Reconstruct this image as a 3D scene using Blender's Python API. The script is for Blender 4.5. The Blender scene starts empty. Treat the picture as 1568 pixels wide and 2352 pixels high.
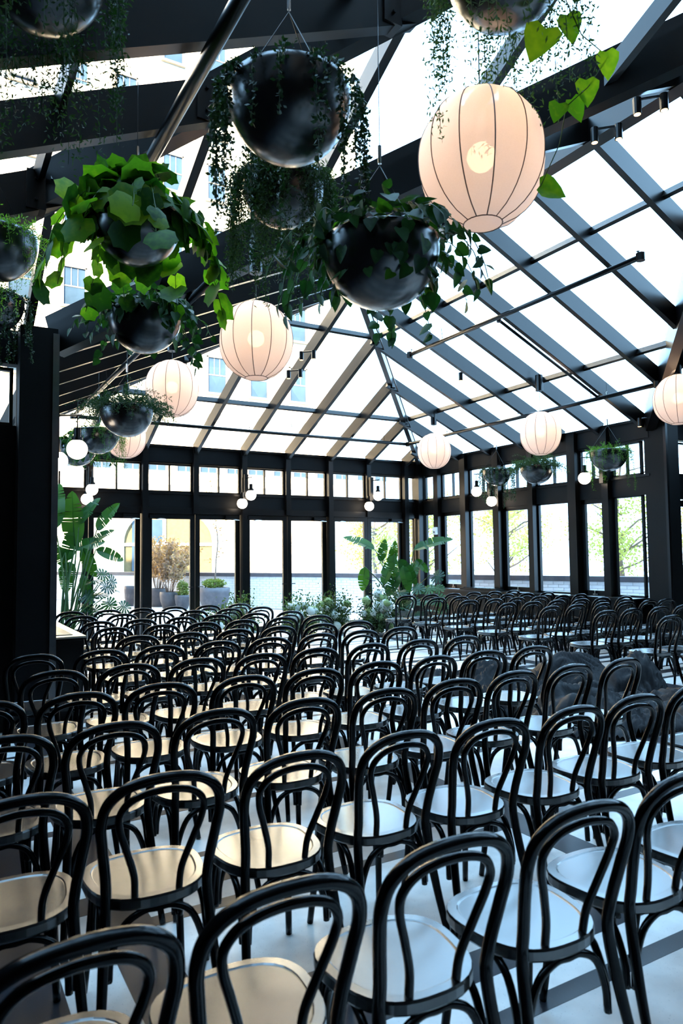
import bpy, bmesh, math, random
from mathutils import Vector, Matrix, noise as mnoise
from math import sin, cos, pi, radians, sqrt, atan2

random.seed(7)
scene = bpy.context.scene
COL = scene.collection

# ------------------------------------------------------------------ camera
CAM = Vector((0, 0, 1.6))
FPX = 1624.65
AR = Vector((0.863824, -0.503655, -0.011790))
AU = Vector((-0.020152, -0.057928, 0.998117))
AF = Vector((0.503390, 0.861960, 0.060189))
cd = bpy.data.cameras.new('camera')
cam = bpy.data.objects.new('camera', cd)
COL.objects.link(cam)
cam.matrix_world = Matrix(((AR.x, AU.x, -AF.x, CAM.x), (AR.y, AU.y, -AF.y, CAM.y), (AR.z, AU.z, -AF.z, CAM.z), (0, 0, 0, 1)))
cd.sensor_fit = 'VERTICAL'
cd.sensor_height = 36.0
cd.sensor_width = 24.0
cd.lens = FPX / 2352 * 36
cd.clip_start = .05
cd.clip_end = 500
cd.dof.use_dof = True
cd.dof.focus_distance = 7.0
cd.dof.aperture_fstop = 4.0
scene.camera = cam

# ------------------------------------------------------------------ sky, sun, exposure
w = bpy.data.worlds.new('sky')
scene.world = w
w.use_nodes = True
nt = w.node_tree
bg = nt.nodes['Background']
bg.inputs['Color'].default_value = (.40, .70, 1.0, 1)
bg.inputs['Strength'].default_value = 5.0
sl = bpy.data.lights.new('sun', 'SUN')
sl.energy = 42
sl.color = (1.0, .78, .50)
sl.angle = radians(1)
sun = bpy.data.objects.new('sun', sl)
COL.objects.link(sun)
SUND = Vector((-.62, -.62, .50)).normalized()          # towards the sun
sun.rotation_euler = SUND.to_track_quat('Z', 'Y').to_euler()
sun.location = (-20, -20, 40)
scene.view_settings.view_transform = 'Standard'
scene.view_settings.look = 'None'
scene.view_settings.gamma = 1
scene.view_settings.use_curve_mapping = False
scene.view_settings.exposure = 0.9
try:
    cy = scene.cycles
    cy.use_denoising = True
    cy.max_bounces = 8
    cy.diffuse_bounces = 3
    cy.glossy_bounces = 3
    cy.transmission_bounces = 4
    cy.transparent_max_bounces = 24
    cy.caustics_reflective = False
    cy.caustics_refractive = False
    cy.sample_clamp_indirect = 6
except Exception:
    pass


# ------------------------------------------------------------------ materials
def newmat(name):
    m = bpy.data.materials.new(name)
    m.use_nodes = True
    m.node_tree.nodes.clear()
    return m, m.node_tree


def pmat(name, col, rough=.5, metal=0., spec=.5, var=.15, scale=6., bump=0., coat=0., bscale=40., rvar=.0):
    m, t = newmat(name)
    o = t.nodes.new('ShaderNodeOutputMaterial')
    b = t.nodes.new('ShaderNodeBsdfPrincipled')
    t.links.new(b.outputs[0], o.inputs[0])
    tc = t.nodes.new('ShaderNodeTexCoord')
    n = t.nodes.new('ShaderNodeTexNoise')
    n.inputs['Scale'].default_value = scale
    n.inputs['Detail'].default_value = 4
    t.links.new(tc.outputs['Object'], n.inputs['Vector'])
    r = t.nodes.new('ShaderNodeValToRGB')
    r.color_ramp.elements[0].position = .3
    r.color_ramp.elements[1].position = .7
    r.color_ramp.elements[0].color = tuple(c * (1 - var) for c in col) + (1,)
    r.color_ramp.elements[1].color = tuple(min(1, c * (1 + var)) for c in col) + (1,)
    t.links.new(n.outputs['Fac'], r.inputs['Fac'])
    t.links.new(r.outputs['Color'], b.inputs['Base Color'])
    b.inputs['Roughness'].default_value = rough
    b.inputs['Metallic'].default_value = metal
    b.inputs['Specular IOR Level'].default_value = spec
    b.inputs['Coat Weight'].default_value = coat
    b.inputs['Coat Roughness'].default_value = .25
    if rvar:
        mr = t.nodes.new('ShaderNodeMapRange')
        mr.inputs['To Min'].default_value = rough - rvar
        mr.inputs['To Max'].default_value = rough + rvar
        t.links.new(n.outputs['Fac'], mr.inputs['Value'])
        t.links.new(mr.outputs[0], b.inputs['Roughness'])
    if bump:
        n2 = t.nodes.new('ShaderNodeTexNoise')
        n2.inputs['Scale'].default_value = bscale
        t.links.new(tc.outputs['Object'], n2.inputs['Vector'])
        bp = t.nodes.new('ShaderNodeBump')
        bp.inputs['Strength'].default_value = bump
        bp.inputs['Distance'].default_value = .02
        t.links.new(n2.outputs['Fac'], bp.inputs['Height'])
        t.links.new(bp.outputs[0], b.inputs['Normal'])
    return m


def glassmat(name, tint=(.96, .98, 1.0)):
    m, t = newmat(name)
    o = t.nodes.new('ShaderNodeOutputMaterial')
    tr = t.nodes.new('ShaderNodeBsdfTransparent')
    tr.inputs[0].default_value = tint + (1,)
    g = t.nodes.new('ShaderNodeBsdfGlossy')
    g.inputs['Roughness'].default_value = .02
    lw = t.nodes.new('ShaderNodeLayerWeight')
    lw.inputs['Blend'].default_value = .5
    pw = t.nodes.new('ShaderNodeMath')
    pw.operation = 'POWER'
    pw.inputs[1].default_value = 5
    t.links.new(lw.outputs['Facing'], pw.inputs[0])
    ma = t.nodes.new('ShaderNodeMath')
    ma.operation = 'MULTIPLY_ADD'
    ma.inputs[1].default_value = .7
    ma.inputs[2].default_value = .02
    t.links.new(pw.outputs[0], ma.inputs[0])
    mx = t.nodes.new('ShaderNodeMixShader')
    t.links.new(ma.outputs[0], mx.inputs[0])
    t.links.new(tr.outputs[0], mx.inputs[1])
    t.links.new(g.outputs[0], mx.inputs[2])
    t.links.new(mx.outputs[0], o.inputs[0])
    return m


def leafmat(name, c1, c2, trans=.4, rough=.4, scale=3.):
    m, t = newmat(name)
    o = t.nodes.new('ShaderNodeOutputMaterial')
    tc = t.nodes.new('ShaderNodeTexCoord')
    oi = t.nodes.new('ShaderNodeObjectInfo')
    n = t.nodes.new('ShaderNodeTexNoise')
    n.inputs['Scale'].default_value = scale
    t.links.new(tc.outputs['Object'], n.inputs['Vector'])
    ad = t.nodes.new('ShaderNodeMath')
    ad.operation = 'ADD'
    t.links.new(n.outputs['Fac'], ad.inputs[0])
    ml = t.nodes.new('ShaderNodeMath')
    ml.operation = 'MULTIPLY_ADD'
    ml.inputs[1].default_value = .5
    ml.inputs[2].default_value = -.25
    t.links.new(oi.outputs['Random'], ml.inputs[0])
    t.links.new(ml.outputs[0], ad.inputs[1])
    r = t.nodes.new('ShaderNodeValToRGB')
    r.color_ramp.elements[0].position = .3
    r.color_ramp.elements[1].position = .72
    r.color_ramp.elements[0].color = c1 + (1,)
    r.color_ramp.elements[1].color = c2 + (1,)
    t.links.new(ad.outputs[0], r.inputs['Fac'])
    b = t.nodes.new('ShaderNodeBsdfPrincipled')
    b.inputs['Roughness'].default_value = rough
    b.inputs['Specular IOR Level'].default_value = .3
    t.links.new(r.outputs[0], b.inputs['Base Color'])
    ts = t.nodes.new('ShaderNodeBsdfTranslucent')
    mt = t.nodes.new('ShaderNodeMixRGB')
    mt.blend_type = 'MULTIPLY'
    mt.inputs[0].default_value = 1
    mt.inputs[2].default_value = (1.5, 1.5, .5, 1)
    t.links.new(r.outputs[0], mt.inputs[1])
    t.links.new(mt.outputs[0], ts.inputs[0])
    mx = t.nodes.new('ShaderNodeMixShader')
    mx.inputs[0].default_value = trans
    t.links.new(b.outputs[0], mx.inputs[1])
    t.links.new(ts.outputs[0], mx.inputs[2])
    t.links.new(mx.outputs[0], o.inputs[0])
    return m


def emitmat(name, col, st):
    m, t = newmat(name)
    o = t.nodes.new('ShaderNodeOutputMaterial')
    e = t.nodes.new('ShaderNodeEmission')
    e.inputs[0].default_value = col + (1,)
    e.inputs[1].default_value = st
    t.links.new(e.outputs[0], o.inputs[0])
    return m


def fabricmat(name):
    m, t = newmat(name)
    o = t.nodes.new('ShaderNodeOutputMaterial')
    tc = t.nodes.new('ShaderNodeTexCoord')
    n = t.nodes.new('ShaderNodeTexNoise')
    n.inputs['Scale'].default_value = 160
    t.links.new(tc.outputs['Object'], n.inputs['Vector'])
    r = t.nodes.new('ShaderNodeValToRGB')
    r.color_ramp.elements[0].color = (.62, .53, .49, 1)
    r.color_ramp.elements[1].color = (.68, .59, .55, 1)
    t.links.new(n.outputs['Fac'], r.inputs['Fac'])
    d = t.nodes.new('ShaderNodeBsdfDiffuse')
    ts = t.nodes.new('ShaderNodeBsdfTranslucent')
    t.links.new(r.outputs[0], d.inputs[0])
    t.links.new(r.outputs[0], ts.inputs[0])
    tr = t.nodes.new('ShaderNodeBsdfTransparent')
    mx = t.nodes.new('ShaderNodeMixShader')
    mx.inputs[0].default_value = .5
    t.links.new(d.outputs[0], mx.inputs[1])
    t.links.new(ts.outputs[0], mx.inputs[2])
    m2 = t.nodes.new('ShaderNodeMixShader')
    m2.inputs[0].default_value = .06
    t.links.new(mx.outputs[0], m2.inputs[1])
    t.links.new(tr.outputs[0], m2.inputs[2])
    t.links.new(m2.outputs[0], o.inputs[0])
    return m


def speckle(name, base, sp, rough):
    m, t = newmat(name)
    o = t.nodes.new('ShaderNodeOutputMaterial')
    b = t.nodes.new('ShaderNodeBsdfPrincipled')
    t.links.new(b.outputs[0], o.inputs[0])
    tc = t.nodes.new('ShaderNodeTexCoord')
    v = t.nodes.new('ShaderNodeTexVoronoi')
    v.inputs['Scale'].default_value = 70
    n = t.nodes.new('ShaderNodeTexNoise')
    n.inputs['Scale'].default_value = 9
    n.inputs['Detail'].default_value = 8
    t.links.new(tc.outputs['Object'], v.inputs['Vector'])
    t.links.new(tc.outputs['Object'], n.inputs['Vector'])
    r = t.nodes.new('ShaderNodeValToRGB')
    r.color_ramp.elements[0].position = .05
    r.color_ramp.elements[1].position = .16
    r.color_ramp.elements[0].color = sp + (1,)
    r.color_ramp.elements[1].color = base + (1,)
    t.links.new(v.outputs['Distance'], r.inputs['Fac'])
    r2 = t.nodes.new('ShaderNodeValToRGB')
    r2.color_ramp.elements[0].position = .3
    r2.color_ramp.elements[1].position = .7
    r2.color_ramp.elements[0].color = (.82, .82, .82, 1)
    r2.color_ramp.elements[1].color = (1, 1, 1, 1)
    t.links.new(n.outputs['Fac'], r2.inputs['Fac'])
    mm = t.nodes.new('ShaderNodeMixRGB')
    mm.blend_type = 'MULTIPLY'
    mm.inputs[0].default_value = 1
    t.links.new(r.outputs[0], mm.inputs[1])
    t.links.new(r2.outputs[0], mm.inputs[2])
    t.links.new(mm.outputs[0], b.inputs['Base Color'])
    b.inputs['Roughness'].default_value = rough
    return m


M = {}
M['steel'] = pmat('black_steel', (.001, .001, .0012), .30, 0, .36, .3, 3, rvar=.05)
M['panel'] = pmat('black_panel', (.0016, .0016, .0018), .5, 0, .18, .3, 2)
M['chair'] = pmat('black_lacquer', (.001, .001, .0012), .15, 0, .17, .3, 8)
M['seat'] = pmat('black_lacquer_seat', (.004, .004, .004), .25, 0, 1., .3, 8, coat=.9)
M['floor'] = speckle('pale_terrazzo', (.80, .78, .75), (.48, .47, .46), .3)
M['floord'] = speckle('dark_terrazzo', (.022, .023, .030), (.06, .06, .07), .3)
M['glass'] = glassmat('window_glass')
M['bowl'] = pmat('dark_bowl_enamel', (.005, .005, .006), .24, 0, .8, .25, 5, coat=.3)
M['fabric'] = fabricmat('lantern_fabric')
M['rib'] = pmat('lantern_wire', (.10, .06, .05), .6)
M['bulb'] = emitmat('warm_bulb', (1, .72, .42), 7)
M['globe'] = emitmat('opal_globe', (1, .84, .66), 6)
M['spotlens'] = emitmat('spot_lens', (1, .62, .25), 3)
M['wire'] = pmat('hanging_wire', (.05, .05, .05), .4, .8)
M['chrome'] = pmat('chrome', (.6, .6, .6), .2, 1)
M['white'] = pmat('white_plastic', (.75, .75, .74), .5)
M['brick'] = pmat('white_brick', (.74, .76, .80), .7, var=.08, scale=2)
M['mortar'] = pmat('pale_mortar', (.50, .52, .56), .9)
M['coping'] = pmat('dark_coping', (.06, .06, .075), .6)
M['deck'] = pmat('terrace_paver', (.55, .55, .57), .8, var=.1)
M['stone'] = pmat('cream_stone', (.86, .77, .60), .85, var=.05, scale=.5)
M['stone2'] = pmat('cream_trim', (.80, .73, .60), .85, var=.05)
M['fpane'] = pmat('far_window_glass', (.025, .045, .07), .15, var=.4, scale=.7)
M['fframe'] = pmat('far_window_frame', (.16, .14, .11), .7)
M['ochre'] = pmat('ochre_lit_interior', (.12, .09, .035), .7)  # yellow glow of a lit room put into the pane colour
M['pot'] = pmat('charcoal_pot', (.09, .085, .095), .6, var=.2)
M['ipot'] = pmat('grey_planter', (.10, .10, .10), .6)
M['cloth'] = pmat('black_cloth', (.003, .003, .0042), .6, spec=.16, var=.3, bump=.2, bscale=18)
M['ivy'] = leafmat('vine_leaf', (.010, .055, .008), (.05, .15, .012), .4, .6)
M['vine'] = leafmat('bright_vine_leaf', (.05, .16, .01), (.15, .27, .015), .5, .6)
M['darkivy'] = leafmat('dark_ivy_leaf', (.005, .032, .008), (.018, .075, .018), .3, .5)
M['fern'] = leafmat('asparagus_fern', (.010, .034, .010), (.036, .080, .026), .3, .7)
M['moss'] = leafmat('bright_fern', (.03, .11, .01), (.11, .25, .028), .4, .6)
M['string'] = leafmat('string_plant', (.006, .028, .012), (.025, .07, .024), .2, .5)
M['strel'] = leafmat('strelitzia_leaf', (.010, .06, .012), (.04, .13, .02), .3, .32, 2)
M['monst'] = leafmat('monstera_leaf', (.005, .035, .015), (.016, .075, .025), .2, .3)
M['stem'] = leafmat('plant_stem', (.03, .08, .02), (.07, .14, .03), .1, .5)
M['petal'] = pmat('white_petal', (.55, .58, .52), .7, var=.08, bump=.5, bscale=60)
M['gpetal'] = pmat('green_hydrangea', (.22, .31, .11), .7, var=.2, bump=.5, bscale=60)
M['herb'] = leafmat('garnish_leaf', (.014, .036, .008), (.055, .10, .024), .35, .5)
M['twig'] = pmat('brown_twig', (.16, .11, .08), .8)
M['autumn'] = leafmat('autumn_leaf', (.25, .15, .11), (.42, .29, .23), .4, .6)
M['shrub'] = leafmat('shrub_leaf', (.09, .15, .03), (.17, .22, .06), .3, .6)
M['tree'] = leafmat('street_tree_leaf', (.30, .33, .12), (.62, .60, .30), .45, .7)  # leaves paled so trees standing in shade look sunlit
M['alu'] = pmat('brushed_aluminium', (.62, .58, .50), .35, .9)
M['edge'] = pmat('satin_edge_trim', (.16, .16, .17), .3, .9)
M['house'] = pmat('pale_pink_render', (.42, .31, .27), .9, var=.1)
M['city'] = pmat('city_wall', (.03, .026, .023), .9, var=.1, scale=.3)
M['pink'] = pmat('pink_stone', (.16, .09, .07), .9, var=.2)


# ------------------------------------------------------------------ mesh helpers
class MB:
    def __init__(s):
        s.v = []
        s.f = []

    def add(s, vs, fs):
        o = len(s.v)
        s.v.extend([tuple(p) for p in vs])
        s.f.extend([tuple(i + o for i in q) for q in fs])
        return s

    def box(s, x0, x1, y0, y1, z0, z1):
        return s.add([(x0, y0, z0), (x1, y0, z0), (x1, y1, z0), (x0, y1, z0), (x0, y0, z1), (x1, y0, z1), (x1, y1, z1), (x0, y1, z1)],
                     [(0, 3, 2, 1), (4, 5, 6, 7), (0, 1, 5, 4), (1, 2, 6, 5), (2, 3, 7, 6), (3, 0, 4, 7)])

    def bar(s, a, b, wd, up0, dn, upv=(0, 0, 1)):
        """beam from a to b: width wd, reaching up0 above and dn below its line"""
        a = Vector(a)
        b = Vector(b)
        d = (b - a).normalized()
        sd = d.cross(Vector(upv)).normalized()
        u = sd.cross(d).normalized()
        vs = []
        for p in (a, b):
            for (q, r) in ((-1, -dn), (1, -dn), (1, up0), (-1, up0)):
                vs.append(p + sd * q * wd / 2 + u * r)
        return s.add(vs, [(0, 1, 2, 3), (7, 6, 5, 4), (0, 4, 5, 1), (1, 5, 6, 2), (2, 6, 7, 3), (3, 7, 4, 0)])

    def tube(s, pts, rad, n=8, cap=True, flat=1.0):
        pts = [Vector(p) for p in pts]
        m = len(pts)
        R = rad if isinstance(rad, (list, tuple)) else [rad] * m
        ref = None
        rings = []
        for i, p in enumerate(pts):
            t = (pts[min(i + 1, m - 1)] - pts[max(i - 1, 0)])
            if t.length < 1e-9:
                t = Vector((0, 0, 1))
            t.normalize()
            if ref is None:
                ref = Vector((0, 0, 1)) if abs(t.z) < .9 else Vector((1, 0, 0))
            a = (ref - t * ref.dot(t))
            if a.length < 1e-6:
                a = t.orthogonal()
            a.normalize()
            ref = a
            b = t.cross(a)
            rings.append([p + (a * cos(2 * pi * k / n) + b * sin(2 * pi * k / n) * flat) * R[i] for k in range(n)])
        o = len(s.v)
        for r in rings:
            s.v.extend([tuple(q) for q in r])
        for i in range(m - 1):
            for k in range(n):
                k2 = (k + 1) % n
                s.f.append((o + i * n + k, o + i * n + k2, o + (i + 1) * n + k2, o + (i + 1) * n + k))
        if cap:
            s.f.append(tuple(o + k for k in reversed(range(n))))
            s.f.append(tuple(o + (m - 1) * n + k for k in range(n)))
        return s

    def lathe(s, prof, n=24, c=(0, 0, 0)):
        o = len(s.v)
        for r, z in prof:
            for k in range(n):
                a = 2 * pi * k / n
                s.v.append((c[0] + r * cos(a), c[1] + r * sin(a), c[2] + z))
        for i in range(len(prof) - 1):
            for k in range(n):
                k2 = (k + 1) % n
                s.f.append((o + i * n + k, o + i * n + k2, o + (i + 1) * n + k2, o + (i + 1) * n + k))
        return s

    def prism(s, poly, off):
        """poly: 3D points of a planar polygon, extruded by vector off"""
        off = Vector(off)
        n = len(poly)
        vs = [Vector(p) for p in poly] + [Vector(p) + off for p in poly]
        fs = [tuple(range(n)), tuple(reversed(range(n, 2 * n)))]
        for i in range(n):
            j = (i + 1) % n
            fs.append((j, i, i + n, j + n))
        return s.add(vs, fs)

    def mesh(s, name, mat, smooth=False, off=None):
        me = bpy.data.meshes.new(name)
        vs = s.v if off is None else [(x - off[0], y - off[1], z - off[2]) for x, y, z in s.v]
        me.from_pydata(vs, [], s.f)
        me.materials.append(M[mat])
        if smooth:
            me.polygons.foreach_set('use_smooth', [True] * len(me.polygons))
        me.update()
        return me


def link(name, me, parent=None, loc=(0, 0, 0), rot=(0, 0, 0), sc=(1, 1, 1)):
    o = bpy.data.objects.new(name, me)
    COL.objects.link(o)
    if parent is not None:
        o.parent = parent
    o.location = loc
    o.rotation_euler = rot
    o.scale = sc
    return o


ROOT = {}


def part(name, mb, mat, root, smooth=False, kind=None, label=None):
    """mb is in world coordinates; root is an unrotated Empty or one of its parts"""
    off = ROOT.get(root.name, (0, 0, 0))
    o = link(name, mb.mesh(name, mat, smooth, off), root)
    ROOT[o.name] = off
    if kind:
        o['kind'] = kind
    if label:
        o['label'] = label
    return o


def thing(name, label, cat, loc=(0, 0, 0), group=None, kind=None, rot=(0, 0, 0)):
    o = link(name, None, None, loc, rot)
    o.empty_display_size = .1
    ROOT[o.name] = tuple(loc)
    o['label'] = label
    o['category'] = cat
    if group:
        o['group'] = group
    if kind:
        o['kind'] = kind
    return o


def single(name, mb, mat, label, cat, loc=(0, 0, 0), smooth=False, kind=None, group=None):
    o = link(name, mb.mesh(name, mat, smooth, loc), None, loc)
    ROOT[o.name] = tuple(loc)
    o['label'] = label
    o['category'] = cat
    if kind:
        o['kind'] = kind
    if group:
        o['group'] = group
    return o


def clip(poly, a, b, c):
    """keep a*x+b*y<=c"""
    out = []
    n = len(poly)
    for i in range(n):
        p, q = poly[i], poly[(i + 1) % n]
        dp = a * p[0] + b * p[1] - c
        dq = a * q[0] + b * q[1] - c
        if dp <= 0:
            out.append(p)
        if dp * dq < 0:
            t = dp / (dp - dq)
            out.append((p[0] + (q[0] - p[0]) * t, p[1] + (q[1] - p[1]) * t))
    return out


def clipbox(poly, u0, u1, v0, v1):
    for a, b, c in ((1, 0, u1), (-1, 0, -u0), (0, 1, v1), (0, -1, -v0)):
        if len(poly) < 3:
            return []
        poly = clip(poly, a, b, c)
    return poly


def area(p):
    return abs(sum(p[i][0] * p[(i + 1) % len(p)][1] - p[(i + 1) % len(p)][0] * p[i][1] for i in range(len(p)))) / 2


ORD = ['zeroth', 'first', 'second', 'third', 'fourth', 'fifth', 'sixth', 'seventh', 'eighth', 'ninth', 'tenth', 'eleventh', 'twelfth']

# ------------------------------------------------------------------ plan of the hall
XL, XR, YB, YC = 1.02, 10.14, 13.62, 7.35
HW = (XR - XL) / 2
XM = (XL + XR) / 2
YCEN = YC - HW
YC2 = YCEN - HW
XW, XE = -.93, 12.09
YS = -4.2
ZE, S = 3.83, .455
ZR = ZE + S * HW

# ---- floor with inlaid dark strips
fl = single('floor', MB().box(XW - .2, XE + .2, YS - .2, YB + .1, -.2, 0), 'floor', 'pale terrazzo floor with inlaid dark stripes', 'floor', kind='structure')


def strip(x0, x1, y0, y1, z):
    part('inlay_strip', MB().box(x0, x1, y0, y1, -.01, z), 'floord', fl)


k = -5
while 1.87 + 1.29 * k < YB:
    b = 1.87 + 1.29 * k
    for a0, a1 in ((0, .082), (.25, .42), (.575, .635)):
        if b + a0 > YS and b + a1 < YB:
            strip(XW, XE, b + a0, b + a1, .0012)
    k += 1
for k in range(0, 5):
    x = .675 + 2.286 * k
    strip(x, x + .213, YS, YB, .0020)
strip(XW, .465, YS, YB, .0020)

# ------------------------------------------------------------------ roof
def slope(name, label, P0, U, N, poly, us, vs, rw, rd, pane=True, purl=True):
    """P0: origin on the plan, U: eave direction, N: inward direction, poly in (u,v)"""
    root = thing(name, label, 'roof', (0, 0, 0), kind='structure')
    U = Vector(U)
    N = Vector(N)
    P0 = Vector(P0)

    def W(u, v, dz=0):
        p = P0 + U * u + N * v
        return Vector((p.x, p.y, ZE + S * v + dz))
    un = U.cross(N)
    nrm = (N + Vector((0, 0, S))).cross(U)
    nrm.normalize()
    if nrm.z < 0:
        nrm = -nrm
    umin = min(p[0] for p in poly)
    umax = max(p[0] for p in poly)
    vmax = max(p[1] for p in poly)
    for u in us:
        sg = clipbox(poly, u - .005, u + .005, -1, 99)
        if len(sg) < 3:
            continue
        v0 = min(p[1] for p in sg)
        v1 = max(p[1] for p in sg)
        if v1 - v0 < .12:
            continue
        part('rafter', MB().bar(W(u, v0), W(u, v1), rw, 0, rd, nrm), 'steel', root)
    if purl:
        for v in vs:
            sg = clipbox(poly, -99, 99, v - .005, v + .005)
            if len(sg) < 3:
                continue
            u0 = min(p[0] for p in sg)
            u1 = max(p[0] for p in sg)
            part('purlin', MB().bar(W(u0, v), W(u1, v), .05, 0, .085, nrm), 'steel', root)
    if pane:
        ue = [umin] + sorted(u for u in us if umin < u < umax) + [umax]
        ve = [0] + list(vs) + [vmax]
        for i in range(len(ue) - 1):
            for j in range(len(ve) - 1):
                c = clipbox(list(poly), ue[i], ue[i + 1], ve[j], ve[j + 1])
                if len(c) >= 3 and area(c) > .01:
                    part('pane', MB().prism([W(u, v) + nrm * .012 for u, v in c], nrm * .012), 'glass', root)
    return root, W, nrm


VS = (1.42, 3.46)
XRAF = [XM + 1.014 * k for k in range(-4, 5)]
YRAF = [13.05, 12.05, 11.06, 10.10, 9.15, 8.28, 7.43, 6.48, 5.53, 4.58, 3.64]
RW, RD = .07, .23
rn, WN, _ = slope('ceiling_north', 'glazed hip roof slope above the wall of doors', (0, YB, 0), (1, 0, 0), (0, -1, 0),
                  [(XL, 0), (XR, 0), (XM, HW)], XRAF, VS, RW, RD)
re_, WE, _ = slope('ceiling_east', 'glazed roof slope rising from the wall of tall windows', (XR, 0, 0), (0, 1, 0), (-1, 0, 0),
                   [(YC, 0), (YB, 0), (YB - HW, HW), (YCEN, HW)], YRAF, VS, RW, RD)
rw_, WW, _ = slope('ceiling_west', 'glazed roof slope behind the hanging lanterns on the left', (XL, 0, 0), (0, 1, 0), (1, 0, 0),
                   [(YC, 0), (YB, 0), (YB - HW, HW), (YCEN, HW)], YRAF, VS, RW, RD)
YS2 = [YCEN - (y - YCEN) for y in YRAF]
rse, _, _ = slope('ceiling_southeast', 'glazed roof slope behind the camera on the window side', (XR, 0, 0), (0, 1, 0), (-1, 0, 0),
                  [(YS, 0), (YC2, 0), (YCEN, HW), (YS, HW)], [y for y in YS2 if y > YS], VS, RW, RD)
rsw, _, _ = slope('ceiling_southwest', 'glazed roof slope behind the camera on the darker side', (XL, 0, 0), (0, 1, 0), (1, 0, 0),
                  [(YS, 0), (YC2, 0), (YCEN, HW), (YS, HW)], [y for y in YS2 if y > YS], VS, RW, RD)
EX = [XR + .02, 11.1, 9.1, 8.1, 7.1]
ren, _, _ = slope('ceiling_east_bay_north', 'glazed far slope over the right side bay', (0, YC, 0), (1, 0, 0), (0, -1, 0),
                  [(XR, 0), (XE, 0), (XE - HW, HW), (XM, HW)], EX, VS, RW, RD)
res_, _, _ = slope('ceiling_east_bay_south', 'glazed near slope over the right side bay', (0, YC2, 0), (1, 0, 0), (0, 1, 0),
                   [(XR, 0), (XE, 0), (XE - HW, HW), (XM, HW)], EX, VS, RW, RD)
ree, _, _ = slope('ceiling_east_bay_end', 'glazed hip end slope over the right side bay', (XE, 0, 0), (0, 1, 0), (-1, 0, 0),
                  [(YC2, 0), (YC, 0), (YCEN, HW)], [YCEN + .97 * q for q in range(-4, 5)], VS, .09, .32)
WX = [XM * 2 - x for x in EX]
rwn, WBN, _ = slope('ceiling_west_bay_north', 'glazed slope over the left side bay, next to the leafy planters', (0, YC, 0), (1, 0, 0), (0, -1, 0),
                    [(XW, 0), (XL, 0), (XM, HW), (XW + HW, HW)], [-.2, .78, 1.76, 2.78, 3.72, 4.66], (), RW, .16)
rws, _, _ = slope('ceiling_west_bay_south', 'glazed near slope over the left side bay', (0, YC2, 0), (1, 0, 0), (0, 1, 0),
                  [(XW, 0), (XL, 0), (XM, HW), (XW + HW, HW)], [-.2, .78, 1.76, 2.78, 3.72, 4.66], (), RW, .16)
rwe, _, _ = slope('ceiling_west_bay_end', 'hip end slope of deep dark beams at upper left', (XW, 0, 0), (0, 1, 0), (1, 0, 0),
                  [(YC2, 0), (YC, 0), (YCEN, HW)], [6.66, 5.68, 4.69, 3.74, YCEN, 1.84, .9, -.1, -1.0], (1.58, 3.2), .10, .30)

# hips, valleys and ridges as heavy members
def beam(nm, a, b, wd, u, d, root):
    part(nm, MB().bar(a, b, wd, u, d), 'steel', root)


apexN = (XM, YB - HW, ZR)
cen = (XM, YCEN, ZR)
beam('hip_beam', (XR, YB, ZE), apexN, .09, .02, .19, rn)
beam('hip_beam', (XL, YB, ZE), apexN, .09, .02, .19, rn)
part('tie_rod', MB().tube([(XR + .02, YB - .16, ZE - .22), (XM + .02, YB - HW - .16, ZR - .22)], .012, 6), 'steel', rn)
beam('ridge_beam', apexN, cen, .16, .03, .30, re_)
beam('ridge_beam', cen, (XM, YS, ZR), .16, .03, .30, rse)
beam('valley_beam', (XR, YC, ZE), cen, .14, .12, .30, re_)
beam('valley_beam', (XL, YC, ZE), cen, .14, .14, .26, rw_)
beam('valley_beam', (XR, YC2, ZE), cen, .14, .12, .30, rse)
beam('valley_beam', (XL, YC2, ZE), cen, .14, .12, .30, rsw)
beam('hip_beam', (XW, YC, ZE), (XW + HW, YCEN, ZR), .13, .03, .30, rwe)
beam('hip_beam', (XW, YC2, ZE), (XW + HW, YCEN, ZR), .13, .03, .30, rwe)
beam('hip_beam', (XE, YC, ZE), (XE - HW, YCEN, ZR), .13, .03, .30, ree)
beam('hip_beam', (XE, YC2, ZE), (XE - HW, YCEN, ZR), .13, .03, .30, ree)
beam('ridge_beam', (XW + HW, YCEN, ZR), cen, .16, .03, .30, rwe)
beam('ridge_beam', (XE - HW, YCEN, ZR), cen, .16, .03, .30, ree)
for q in (5.68, 4.69, 3.74):     # bolted splice plates where the deep beams meet the hip
    x = XW + (YC - q)
    z = ZE + S * (YC - q)
    pl = part('splice_plate', MB().box(x - .16, x - .02, q - .065, q + .065, z - .36, z - .06), 'steel', rwe)
    for dz in (-.29, -.13):
        part('bolt', MB().tube([(x - .09, q - .085, z + dz), (x - .09, q - .05, z + dz)], .012, 6), 'steel', pl)

# ------------------------------------------------------------------ walls
WIN = [0]
DOOR = [0]


def rect(axis, c, a0, a1, z0, z1, t0, t1):
    """box lying in a wall: axis 'x' wall runs along x at y=c"""
    if axis == 'x':
        return (a0, a1, c + t0, c + t1, z0, z1)
    return (c + t0, c + t1, a0, a1, z0, z1)


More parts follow.
